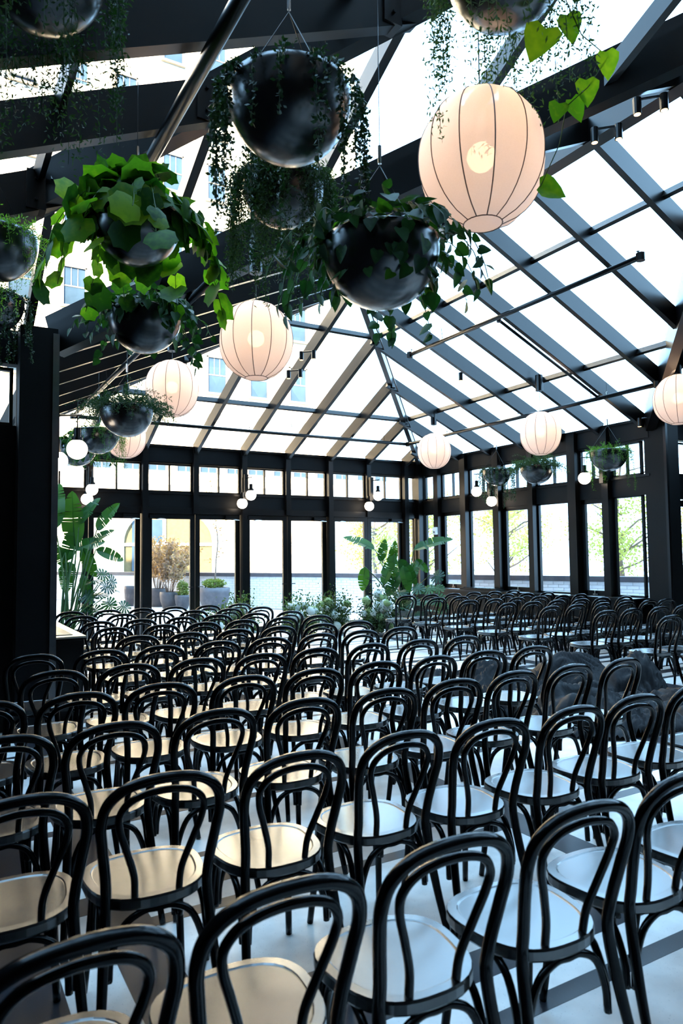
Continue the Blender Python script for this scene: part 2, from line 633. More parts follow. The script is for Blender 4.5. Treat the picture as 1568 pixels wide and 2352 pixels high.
def window(axis, c, a0, a1, z0, z1, label, split=1, fw=.03, sign=1, latch=False):
    WIN[0] += 1
    mid = (a0 + a1) / 2
    loc = (mid, c, z0) if axis == 'x' else (c, mid, z0)
    r = thing('window_%d' % WIN[0], label, 'window', loc, kind='structure')
    m = MB()
    m.box(*rect(axis, c, a0, a1, z0, z0 + fw, -.03, .03)).box(*rect(axis, c, a0, a1, z1 - fw, z1, -.03, .03))
    m.box(*rect(axis, c, a0, a0 + fw, z0, z1, -.03, .03)).box(*rect(axis, c, a1 - fw, a1, z0, z1, -.03, .03))
    part('frame', m, 'steel', r)
    n = split
    wd = (a1 - a0 - 2 * fw) / n
    for i in range(n):
        p0 = a0 + fw + wd * i
        part('pane', MB().box(*rect(axis, c, p0, p0 + wd, z0 + fw, z1 - fw, -.004, .004)), 'glass', r)
        if i:
            part('mullion', MB().box(*rect(axis, c, p0 - .013, p0 + .013, z0, z1, -.03, .03)), 'steel', r)
    if latch:
        part('latch', MB().box(*rect(axis, c, mid - .05, mid + .05, z0 + .01, z0 + .03, -.06, -.03)).box(*rect(axis, c, mid - .012, mid + .012, z0 + .01, z0 + .08, -.07, -.05)), 'chrome', r)
    return r


def door(axis, c, a0, a1, label, hinge=1, closer=True, ztop=2.44):
    DOOR[0] += 1
    mid = (a0 + a1) / 2
    loc = (mid, c, 0) if axis == 'x' else (c, mid, 0)
    r = thing('door_%d' % DOOR[0], label, 'door', loc, kind='structure')
    st = .095
    m = MB()
    m.box(*rect(axis, c, a0, a0 + st, .01, ztop, -.03, .03)).box(*rect(axis, c, a1 - st, a1, .01, ztop, -.03, .03))
    m.box(*rect(axis, c, a0 + st, a1 - st, .01, .14, -.03, .03)).box(*rect(axis, c, a0 + st, a1 - st, ztop - .105, ztop, -.03, .03))
    part('leaf_frame', m, 'steel', r)
    part('pane', MB().box(*rect(axis, c, a0 + st, a1 - st, .14, ztop - .105, -.006, .006)), 'glass', r)
    hx = a0 + .05 if hinge > 0 else a1 - .05
    if axis == 'x':
        part('handle', MB().tube([(hx, c - .03, 1.0), (hx, c - .08, 1.0), (hx + .10 * hinge, c - .08, 1.0)], .010, 6), 'steel', r)
        if closer:
            cx = a1 - .33 if hinge > 0 else a0 + .03
            cl = part('closer', MB().box(cx, cx + .30, c - .10, c - .03, ztop - .085, ztop - .025), 'steel', r)
            part('closer_arm', MB().tube([(cx + .2, c - .07, ztop - .09), (cx + .29, c - .12, ztop - .115), (cx + .13, c - .08, ztop - .11)], .008, 5), 'chrome', cl)
    return r


ZT0, ZT1 = 2.86, 3.42
# north wall: posts, header, band, transoms, doors
wn = thing('wall_north', 'black steel and glass end wall with a row of doors', 'wall', (XM, YB, 0), kind='structure')
part('header', MB().box(XL, XR, YB - .05, YB + .09, ZT1 + .03, ZE - .06), 'panel', wn)
part('gutter_strip', MB().box(XL, XR, YB - .08, YB - .05, ZE - .09, ZE - .05), 'steel', wn)
part('light_shelf', MB().box(XL, XR, YB - .035, YB + .09, ZT1 + .005, ZT1 + .03), 'panel', wn)
part('band', MB().box(XL, XR, YB - .03, YB + .06, 2.56, ZT0 - .02), 'panel', wn)
part('band_ledge', MB().box(XL, XR, YB - .07, YB + .06, 2.435, 2.56), 'steel', wn)
part('band_ledge', MB().box(XL, XR, YB - .055, YB + .06, ZT0 - .04, ZT0), 'steel', wn)
posts = [XM + 1.014 * k for k in range(-4, 5)]
for i, x in enumerate(posts):
    main = i % 2 == 0
    d = .16 if main else .12
    z0 = 0 if main else 2.45
    part('post', MB().box(x - .055, x + .055, YB - d, YB + .08, z0, ZE - .08), 'steel', wn)
ed = [XL] + posts + [XR]
for i in range(len(ed) - 1):
    a = ed[i] + (.05 if i else .1)
    b = ed[i + 1] - (.05 if i < len(ed) - 2 else .1)
    window('x', YB + .02, a, b, ZT0, ZT1, '%s clerestory window from the left above the glass doors' % ORD[i + 1], 2 if b - a > .5 else 1)
MP = [posts[i] for i in range(0, 9, 2)]
n = 0
for i in range(4):
    a, b = MP[i] + .055, MP[i + 1] - .055
    m = (a + b) / 2
    for (p, q, h) in ((a + .01, m - .004, -1), (m + .004, b - .01, 1)):
        n += 1
        door('x', YB, p, q, '%s black framed glass door from the left in the end wall' % ORD[n], h)
window('x', YB + .02, MP[4] + .07, XR - .20, .12, 2.44, 'narrow sidelight in the end wall, right of the last glass door')
window('x', YB + .02, XL + .15, MP[0] - .07, .12, 2.44, 'narrow sidelight in the end wall, left of the first glass door')
part('corner_post', MB().box(XR - .17, XR + .1, YB - .17, YB + .1, 0, ZE), 'steel', wn)
part('corner_post', MB().box(XL - .1, XL + .12, YB - .14, YB + .1, 0, ZE), 'steel', wn)


def sidewall(nm, label, X, sg, where):
    """long side wall; sg=+1: room on the -x side"""
    wv = thing(nm, label, 'wall', (X, (YC + YB) / 2, 0), kind='structure')

    def bx(x0, x1, y0, y1, z0, z1):
        p, q = X - sg * x0, X - sg * x1      # x0,x1 measured into the room
        return MB().box(min(p, q), max(p, q), y0, y1, z0, z1)
    part('header', bx(-.09, .05, YC, YB, ZT1 + .03, ZE - .06), 'panel', wv)
    part('gutter_strip', bx(.05, .08, YC, YB, ZE - .09, ZE - .05), 'steel', wv)
    part('light_shelf', bx(-.09, .035, YC, YB, ZT1 + .005, ZT1 + .03), 'panel', wv)
    part('band', bx(-.06, .03, YC, YB, 2.525, ZT0 - .02), 'panel', wv)
    part('band_ledge', bx(-.06, .055, YC, YB, ZT0 - .04, ZT0), 'steel', wv)
    part('apron', bx(-.09, .04, YC, YB, 0, .80), 'panel', wv)
    if sg > 0:
     part('sill', bx(-.09, .36, YC + .15, YB - .15, .80, .835), 'steel', wv)
     part('sill_front', bx(.30, .34, YC + .15, YB - .15, 0.02, .80), 'panel', wv)
    P = [(12.78, 12.94), (11.83, 12.01), (10.80, 10.97), (9.855, 9.99), (8.805, 8.99), (8.105, 8.24)]
    for a, b in P:
        part('post', bx(-.08, .14, a, b, .835, ZE - .08), 'steel', wv)
    W_ = [(12.94, 13.42), (12.01, 12.78), (10.97, 11.83), (9.99, 10.80), (8.99, 9.855), (8.24, 8.805), (7.52, 8.105)]
    for i, (a, b) in enumerate(W_):
        window('y', X + sg * .02, a + .005, b - .005, ZT0, ZT1, '%s clerestory window from the far corner on %s' % (ORD[i + 1], where), 2 if b - a > .5 else 1)
        op = i % 2 == 1
        window('y', X + sg * .02, a + .005, b - .005, .836, 2.53, '%s tall %s window from the far corner on %s' % (ORD[i + 1], 'opening' if op else 'fixed', where), 1, .085 if op else .03, latch=op and sg > 0)
    return wv


we = sidewall('wall_east', 'black steel window wall with a deep sill on the right', XR, 1, 'the right wall')
ww = sidewall('wall_west', 'black steel window wall behind the left column', XL, -1, 'the left wall')

# columns at the four inner corners
for (x0, x1, y0, y1, lb) in ((.70, 1.03, 7.08, 7.42, 'thick black steel column at the left edge beside the cabinet'),
                             (10.10, 10.43, 7.05, 7.44, 'thick black steel column at the right end of the window wall'),
                             (.70, 1.03, YC2 - .2, YC2 + .2, 'black steel column behind the camera on the left'),
                             (10.10, 10.43, YC2 - .2, YC2 + .2, 'black steel column behind the camera on the right')):
    r = thing('column', lb, 'column', ((x0 + x1) / 2, (y0 + y1) / 2, 0), kind='structure')
    part('shaft', MB().box(x0, x1, y0, y1, 0, ZE - .05), 'panel', r)
    part('edge_strip', MB().box(x1 - .045 if x1 < 5 else x0 - .012, x1 + .012 if x1 < 5 else x0 + .04, y0 - .015, y0 + .03, 0, ZE - .1), 'edge' if x1 < 5 else 'steel', r)
    part('base_plate', MB().box(x0 - .02, x1 + .02, y0 - .02, y1 + .02, 0, .08), 'steel', r)

# side bays
for (sg, xa, xb, nm, lb) in ((1, 10.43, XE, 'wall_east_bay', 'black return wall with glass doors beyond the right column'),
                             (-1, XW, .70, 'wall_west_bay', 'dark return wall at the left edge below a clerestory pane')):
    r = thing(nm, lb, 'wall', ((xa + xb) / 2, YC, 0), kind='structure')
    part('header', MB().box(xa, xb, YC - .05, YC + .09, ZT1 + .03, ZE - .06), 'panel', r)
    part('band', MB().box(xa, xb, YC - .03, YC + .06, 2.46, ZT0), 'panel', r)
    mid = (xa + xb) / 2
    part('post', MB().box(mid - .05, mid + .05, YC - .12, YC + .08, 2.46, ZE - .08), 'steel', r)
    side = 'right' if sg > 0 else 'left'
    window('x', YC + .02, xa + .03, mid - .05, ZT0, ZT1, 'clerestory window in the %s return wall, %s its column' % (side, 'next to' if sg > 0 else 'away from'), 2)
    window('x', YC + .02, mid + .05, xb - .03, ZT0, ZT1, 'clerestory window in the %s return wall, %s its column' % (side, 'away from' if sg > 0 else 'next to'), 2)
    if sg > 0:
        door('x', YC, xa + .03, mid - .004, 'glass door just right of the right column', -1, False)
        door('x', YC, mid + .004, xb - .03, 'glass door farther right of the right column', 1, False)
    else:
        part('panel', MB().box(xa, xb, YC - .04, YC + .06, 0, 2.46), 'panel', r)
    xe = XE if sg > 0 else XW
    r2_ = thing('wall_east_end' if sg > 0 else 'wall_west_end', 'solid black end wall of the %s side bay' % side, 'wall', (xe, YCEN, 0), kind='structure')
    part('panel', MB().box(xe - .06, xe + .06, YC2, YC, 0, ZE - .06), 'panel', r2_)
    r3_ = thing('wall_southeast_bay' if sg > 0 else 'wall_southwest_bay', 'solid black near wall of the %s side bay' % side, 'wall', (mid, YC2, 0), kind='structure')
    part('panel', MB().box(xa, xb, YC2 - .06, YC2 + .06, 0, ZE - .06), 'panel', r3_)
    xs = XR if sg > 0 else XL
    r4_ = thing('wall_southeast' if sg > 0 else 'wall_southwest', 'solid black side wall behind the camera on the %s' % side, 'wall', (xs, (YS + YC2) / 2, 0), kind='structure')
    part('panel', MB().box(xs - .06, xs + .06, YS, YC2, 0, ZE - .06), 'panel', r4_)
ws = single('wall_south', MB().prism([(XL, YS, 0), (XR, YS, 0), (XR, YS, ZE), (XM, YS, ZR), (XL, YS, ZE)], (0, -.12, 0)), 'panel', 'solid black gable wall behind the camera', 'wall', kind='structure')

# ------------------------------------------------------------------ outside: terrace, parapet, facade
def at(x, y, d):
    """point at view depth d along the line of sight through photo pixel x, y"""
    return CAM + (AF + AR * ((x - 784) / FPX) - AU * ((y - 1176) / FPX)) * d


def floor_at(x, y, z=0.):
    v = AF + AR * ((x - 784) / FPX) - AU * ((y - 1176) / FPX)
    return CAM + v * ((z - CAM.z) / v.z)


single('terrace_floor', MB().box(-30, 40, YB + .1, 60, -.25, -.02).box(XE + .2, 40, -30, YB + .1, -.25, -.02).box(-30, XW - .2, -30, YB + .1, -.25, -.02),
       'deck', 'pale paved terrace outside the glass doors', 'terrace', kind='structure')

pa, pb, pc = Vector((3.4, 31.2, 0)), Vector((10.15, 17.3, 0)), Vector((13.6, 6.9, 0))
brick_jobs = []
PH = .96
parapet = thing('parapet_wall', 'white brick terrace parapet with dark coping', 'wall', tuple(pb), kind='structure')


def wallseg(a, b):
    d = (b - a).normalized()
    nn = Vector((-d.y, d.x, 0))
    if nn.dot(-a) < 0:
        nn = -nn
    part('core', MB().prism([a, b, b + Vector((0, 0, PH)), a + Vector((0, 0, PH))], -nn * .2), 'mortar', parapet)
    part('coping', MB().prism([a + nn * .05 + Vector((0, 0, PH)), b + nn * .05 + Vector((0, 0, PH)), b + nn * .05 + Vector((0, 0, PH + .11)), a + nn * .05 + Vector((0, 0, PH + .11))], -nn * .3), 'coping', parapet)
    L = (b - a).length
    for j in range(13):
        z = .005 + j * .0735
        x = -(.5 if j % 2 else 0) * .25
        while x < L:
            x0, x1 = max(0, x), min(L, x + .238)
            if x1 - x0 > .03:
                brick_jobs.append((a + d * x0, d * (x1 - x0), nn, z))
            x += .25


wallseg(pa, pb)
wallseg(pb, pc)


def vis(job):      # how large a brick shows
    p = job[0] + Vector((0, 0, job[3])) - CAM
    dz = p.dot(AF)
    u = 784 + FPX * p.dot(AR) / dz
    v = 1176 - FPX * p.dot(AU) / dz
    return dz if (-20 < u < 1590 and v < 1400) else 999


brick_jobs.sort(key=vis)
rest = MB()
bricks = {}
for i, (p, dv, nn, z) in enumerate(brick_jobs):
    if i < 280:
        key = (round(dv.x, 3), round(dv.y, 3))
        if key not in bricks:
            bricks[key] = MB().prism([Vector((0, 0, 0)), dv, dv + Vector((0, 0, .064)), Vector((0, 0, .064))], nn * .008).mesh('brick', 'brick')
        link('brick', bricks[key], parapet, p + Vector((0, 0, z)) - pb)
    else:
        rest.prism([p + Vector((0, 0, z)), p + dv + Vector((0, 0, z)), p + dv + Vector((0, 0, z + .064)), p + Vector((0, 0, z + .064))], nn * .008)
part('brickwork', rest, 'brick', parapet, kind='stuff')

# the stone building beyond
FY = 36.0
bld = thing('stone_building', 'tall cream stone building with rows of windows beyond the terrace', 'building', (8, FY, 0))
part('wall', MB().box(-14, 20.2, FY, FY + 8, 0, 40), 'stone', bld)
for z in (5.3, 9.2, 24.8):
    part('string_course', MB().box(-14.2, 20.4, FY - .35, FY, z, z + .35), 'stone2', bld)
    for q in range(26):
        pass
pane_me = MB().box(-.5, .5, -.02, .02, 0, 1.9).mesh('pane', 'fpane')
fr = MB()
fr.box(-.58, -.5, -.10, 0, -.06, 1.98).box(.5, .58, -.10, 0, -.06, 1.98).box(-.58, .58, -.10, 0, 1.9, 1.98).box(-.66, .66, -.18, 0, -.14, -.02)
fr.box(-.5, .5, -.05, 0, .93, .99).box(-.17, -.14, -.05, 0, .99, 1.9).box(.14, .17, -.05, 0, .99, 1.9)
frm_me = fr.mesh('window', 'fframe')
for j in range(8):
    z = 10.4 + 3.55 * j
    for i in range(11):
        x = -6.3 + 2.45 * i
        wd = link('window', frm_me, bld, (x - 8, -.012, z))
        link('pane', pane_me, wd, (0, -.01, 0))
# small arched windows in pairs
arch = MB()
N_ = 12
pts = [(-.42, 0)] + [(.42 * cos(pi - pi * k / N_), .75 + .42 * sin(pi - pi * k / N_)) for k in range(N_ + 1)] + [(.42, 0)]
arch.prism([(x, -.03, z) for x, z in pts], (0, .03, 0))
arch_me = arch.mesh('pane', 'fpane')
af = MB()
af.tube([(x, -.06, z) for x, z in [(-.5, 0)] + [(.5 * cos(pi - pi * k / N_), .75 + .5 * sin(pi - pi * k / N_)) for k in range(N_ + 1)] + [(.5, 0)]], .07, 6)
af.box(-.03, .03, -.06, 0, 0, 1.15)
af_me = af.mesh('arched_window', 'fframe')
for i in range(9):
    for s in (-.62, .62):
        wd = link('arched_window', af_me, bld, (1.2 + 2.75 * i + s - 8, -.012, 6.05))
        link('pane', arch_me, wd, (0, -.01, 0))
# large ground floor arches; the middle pane's ochre stands for a lit interior
big = MB()
pts = [(-2.3, 0)] + [(2.3 * cos(pi - pi * k / 20), 1.75 + 1.75 * sin(pi - pi * k / 20)) for k in range(21)] + [(2.3, 0)]
big.prism([(x, -.04, z) for x, z in pts], (0, .04, 0))
big_me = big.mesh('arch_pane', 'ochre')
bf = MB()
bf.tube([(x, -.1, z) for x, z in [(-2.45, 0)] + [(2.45 * cos(pi - pi * k / 20), 1.75 + 1.95 * sin(pi - pi * k / 20)) for k in range(21)] + [(2.45, 0)]], .16, 6)
bf_me = bf.mesh('arch_surround', 'stone2')
big2_me = big_me.copy()
big2_me.materials[0] = M['stone2']
for x in (3.4, 10.7, 17.6):
    wd = link('arch_surround', bf_me, bld, (x - 8, -.01, .6))
    link('pane', big_me if x == 10.7 else big2_me, wd, (0, -.01, 0))
    dk = MB().box(-1.9, -.35, -.08, -.045, .3, 2.9).mesh('pane', 'fpane')
    if x == 10.7:
        link('pane', dk, wd, (0, -.01, 0))
    link('mullion', MB().box(-.35, -.2, -.14, -.04, 0, 3.3).box(-2.3, 2.3, -.12, -.04, 1.55, 1.7).mesh('mullion', 'white'), wd)
# flanking tower, pale in the distance
tw = thing('pale_tower', 'pale distant tower right of the stone building', 'building', (27.5, 50, 0))
part('wall', MB().box(24.8, 31, 50, 56, 0, 50), 'stone', tw)
for j in range(11):
    part('window', MB().box(25.6, 26.2, 49.93, 49.995, 8 + 3.6 * j, 10 + 3.6 * j), 'fpane', tw)
# unseen building added behind the camera to keep low sun and sky off the hall
sw = thing('sun_block_building', 'unseen tall dark building added behind the camera to block sun and sky', 'building', (-13, -4.5, 0))
part('wall', MB().box(-42, 13.8, -24, -4.45, 0, 32), 'city', sw)
part('wing', MB().box(-42, -9, -4.45, 6.5, 0, 22), 'city', sw)  # added to hide the western sky so the near beams reflect dark
for j in range(7):
    for i in range(12):
        part('window', MB().box(-6 + 1.65 * i, -5.1 + 1.65 * i, -4.45, -4.40, 7 + 3.7 * j, 9 + 3.7 * j), 'fpane', sw)
# pinkish building seen through the pane left of the column
pk = thing('pink_stone_building', 'pinkish stone building outside the clerestory pane at left', 'building', (1.2, 18, 0))
part('wall', MB().box(-9, 1.15, 20, 26, 0, 9.5), 'pink', pk)
for i in range(9):
    part('pilaster', MB().box(-1.9 + .36 * i, -1.78 + .36 * i, 19.8, 20, 0, 9.5), 'stone2', pk)
# right hand house behind the trees
hs = thing('pink_house', 'pale pink house with white balcony beyond the right door', 'building', (30, 14, 0))
part('wall', MB().box(27, 36, 10.5, 18, 0, 6.2), 'house', hs)
for z in (2.6, 3.1, 3.6, 5.2):
    part('rail', MB().box(26.7, 27, 10.5, 18, z, z + .10), 'white', hs)
for y in (11, 12.2, 13.4, 14.6, 15.8, 17):
    part('baluster', MB().box(26.75, 26.95, y, y + .1, 2.2, 5.2), 'white', hs)


# ------------------------------------------------------------------ leaf meshes
def leaf_lobed(nm, mat, s=1.):
    ang = [(-90, .15), (-64, .80), (-34, .86), (-10, .98), (14, .86), (40, 1.02), (64, .90), (90, 1.14)]
    pts = [(cos(radians(a)) * r * .62, .30 + sin(radians(a)) * r * .62) for a, r in ang]
    L = pts + [(-x, y) for x, y in reversed(pts[1:-1])]
    vs = [(0, .30, .06)] + [(x, y, -.10 * abs(x) * 1.6 - .10 * (y - .3) ** 2) for x, y in L]
    vs[1] = (0, .02, .0)
    n = len(L)
    m = MB().add([(x * s, y * s, z * s) for x, y, z in vs], [(0, 1 + i, 1 + (i + 1) % n) for i in range(n)])
    m.tube([(0, -.25 * s, -.02 * s), (0, .05 * s, 0)], .010 * s, 4)
    return m.mesh(nm, mat, True)


def leaf_heart(nm, mat, s=1., wide=.42):
    L = [(0, .06), (wide * .55, -.02), (wide, .18), (wide * .92, .42), (wide * .5, .75), (0, 1.0)]
    L = L + [(-x, y) for x, y in reversed(L[1:-1])]
    vs = [(0, .35, -.04)] + [(x, y, .22 * abs(x) - .12 * y * y) for x, y in L]
    n = len(L)
    return MB().add([(x * s, y * s, z * s) for x, y, z in vs], [(0, 1 + i, 1 + (i + 1) % n) for i in range(n)]).mesh(nm, mat, True)


def leaf_paddle(nm, mat, L=1., wd=.26, seed=0, droop=.35, splits=4):
    """strelitzia leaf: paddle along +Y, torn into strips"""
    rnd = random.Random(seed)
    m = MB()
    n = 16
    tears = {sd: set(rnd.sample(range(3, n - 2), splits)) for sd in (-1, 1)}
    mid = []
    for i in range(n + 1):
        t = i / n
        mid.append(Vector((0, L * t * (1 - .10 * droop * t), -droop * L * t * t * .55)))
    for sd in (-1, 1):
        for i in range(n):
            t0, t1 = i / n, (i + 1) / n
            def wdt(t):
                return wd * .5 * (sin(pi * min(1, t ** .75)) ** .6) * (1.0) + .002
            w0, w1 = wdt(t0), wdt(t1)
            gap = .35 if i in tears[sd] else 0
            drop = (rnd.random() * .05) if i in tears[sd] else .0
            p0, p1 = mid[i], mid[i + 1]
            e0 = p0 + Vector((sd * w0, .05 * L * (w0 / wd), .25 * w0 - drop))
            e1 = p1 + Vector((sd * w1, .05 * L * (w1 / wd), .25 * w1 - drop))
            if gap:
                e1 = e1.lerp(e0, gap)
            o = len(m.v)
            m.v += [tuple(p0), tuple(p1), tuple(e1), tuple(e0)]
            m.f.append((o, o + 1, o + 2, o + 3))
    m.tube([tuple(p + Vector((0, 0, -.004))) for p in mid], [.010 * (1 - i / (n + 2)) + .002 for i in range(n + 1)], 5)
    return m.mesh(nm, mat, True)


def leaf_monstera(nm, mat, s=1., seed=0):
    rnd = random.Random(seed)
    m = MB()
    out = []
    for sd in (1, -1):
        for k in range(6):
            a0 = -62 + k * 25
            r = [.42, .52, .58, .60, .64, .66][k]
            c = Vector((0, .12 + .065 * k, 0))
            for (da, rr) in ((0, r * .96), (9, r), (17, r * .93)):
                a = radians(a0 + da)
                out.append((sd, c, Vector((sd * cos(a) * rr, .22 + sin(a) * rr * 1.05, -.10 * rr - .05 * abs(sin(a))))))
            v = [c, out[-3][2], out[-2][2], out[-1][2], c + Vector((0, .065, 0))]
            m.add([tuple(p * s) for p in v], [(0, 1, 2, 3, 4)])
    m.tube([(0, -.5 * s, -.1 * s), (0, 0, 0), (0, .55 * s, -.01 * s), (0, .85 * s, -.1 * s)], .012 * s, 4)
    return m.mesh(nm, mat, True)


LV = dict(lobed=[leaf_lobed('leaf', 'ivy'), leaf_lobed('leaf', 'vine')],
          heart=[leaf_heart('leaf', 'darkivy'), leaf_heart('leaf', 'ivy')],
          pothos=leaf_heart('leaf', 'vine', 1, .44))


def orient(p, dirv, nrm, sc):
    """matrix with +Y along dirv and +Z near nrm"""
    y = Vector(dirv).normalized()
    z = Vector(nrm)
    z = z - y * z.dot(y)
    if z.length < 1e-4:
        z = y.orthogonal()
    z.normalize()
    x = y.cross(z)
    m = Matrix(((x.x, y.x, z.x), (x.y, y.y, z.y), (x.z, y.z, z.z))).to_4x4()
    m = m @ Matrix.Scale(sc, 4)
    m.translation = p
    return m


def leafobj(me, root, p, dirv, nrm, sc):
    o = bpy.data.objects.new('leaf', me)
    COL.objects.link(o)
    o.parent = root
    o.matrix_local = orient(Vector(p), dirv, nrm, sc)
    return o


def rv(rnd, a=1.):
    return Vector((rnd.uniform(-a, a), rnd.uniform(-a, a), rnd.uniform(-a, a)))


# ------------------------------------------------------------------ hanging planters
BR = .28
prof = []
for k in range(15):
    a = pi / 2 * k / 14
    prof.append((BR * sin(a) + .0005, -BR * cos(a) * 1.02))
prof += [(BR + .003, .03), (BR - .004, .035), (BR - .014, .02), (BR * .9, -.06), (.001, -.075)]
bowl_me = MB().lathe(prof, 40).mesh('bowl', 'bowl', True)
soil_me = MB().lathe([(.001, .0), (BR * .9, -.015)], 24).mesh('soil', 'twig', True)


def strands(mb, rnd, n, len0, len1, lw, step, spread=.06, r0=.82, droop=True, jitter=.012, ang=None, width=.6):
    """hanging stems beset with small leaflets"""
    for _ in range(n):
        a = rnd.uniform(0, 2 * pi) if ang is None else rnd.gauss(ang[0], ang[1])
        L = rnd.uniform(len0, len1)
        p = Vector((cos(a), sin(a), 0)) * BR * rnd.uniform(r0 * .6, r0) + Vector((0, 0, .03))
        d = Vector((cos(a), sin(a), rnd.uniform(.3, 1.2))).normalized()
        t = 0
        pts = [p.copy()]
        while t < L:
            rr = sqrt(p.x ** 2 + p.y ** 2)
            tgt = Vector((cos(a), sin(a), 0)) * (.9 if rr < BR + .012 else .0) + Vector((0, 0, -.25 if rr < BR + .012 else -1.0)) + rv(rnd, .22)
            d = (d * .72 + tgt * .28).normalized()
            if p.z < 0 and rr < BR * 1.03:
                d = (d + Vector((cos(a), sin(a), 0)) * .2).normalized()
            p = p + d * step
            t += step
            pts.append(p.copy())
            for q in range(2):
                dv = (d * rnd.uniform(-.2, .7) + rv(rnd)).normalized() * lw * rnd.uniform(.6, 1.2)
                sd = dv.cross(rv(rnd)).normalized() * lw * width * .5
                c = p + rv(rnd, jitter)
                mb.add([c, c + dv * .5 + sd, c + dv, c + dv * .5 - sd], [(0, 1, 2, 3)])
        if len(pts) > 2:
            mb.tube(pts[::3] if len(pts) > 6 else pts, .0016, 3, False)


def mound(mb, rnd, n, h, lw, ln, width=.25, rr=.95):
    """feathery upright sprays"""
    for _ in range(n):
        a = rnd.uniform(0, 2 * pi)
        r = BR * rr * sqrt(rnd.random())
        p = Vector((cos(a) * r, sin(a) * r, 0.0))
        out = Vector((cos(a), sin(a), 0)) * (r / BR)
        d = (Vector((0, 0, 1)) + out * rnd.uniform(.5, 1.3) + rv(rnd, .4)).normalized()
        L = ln * rnd.uniform(.5, 1.15)
        t = 0
        while t < L:
            d = (d + Vector((0, 0, -.10)) + rv(rnd, .10) + out * .03).normalized()
            p = p + d * .016
            t += .016
            for q in range(2):
                dv = (d * .6 + rv(rnd)).normalized() * lw * rnd.uniform(.6, 1.3)
                sd = dv.cross(rv(rnd)).normalized() * lw * width * .5
                mb.add([p, p + dv * .5 + sd, p + dv, p + dv * .5 - sd], [(0, 1, 2, 3)])


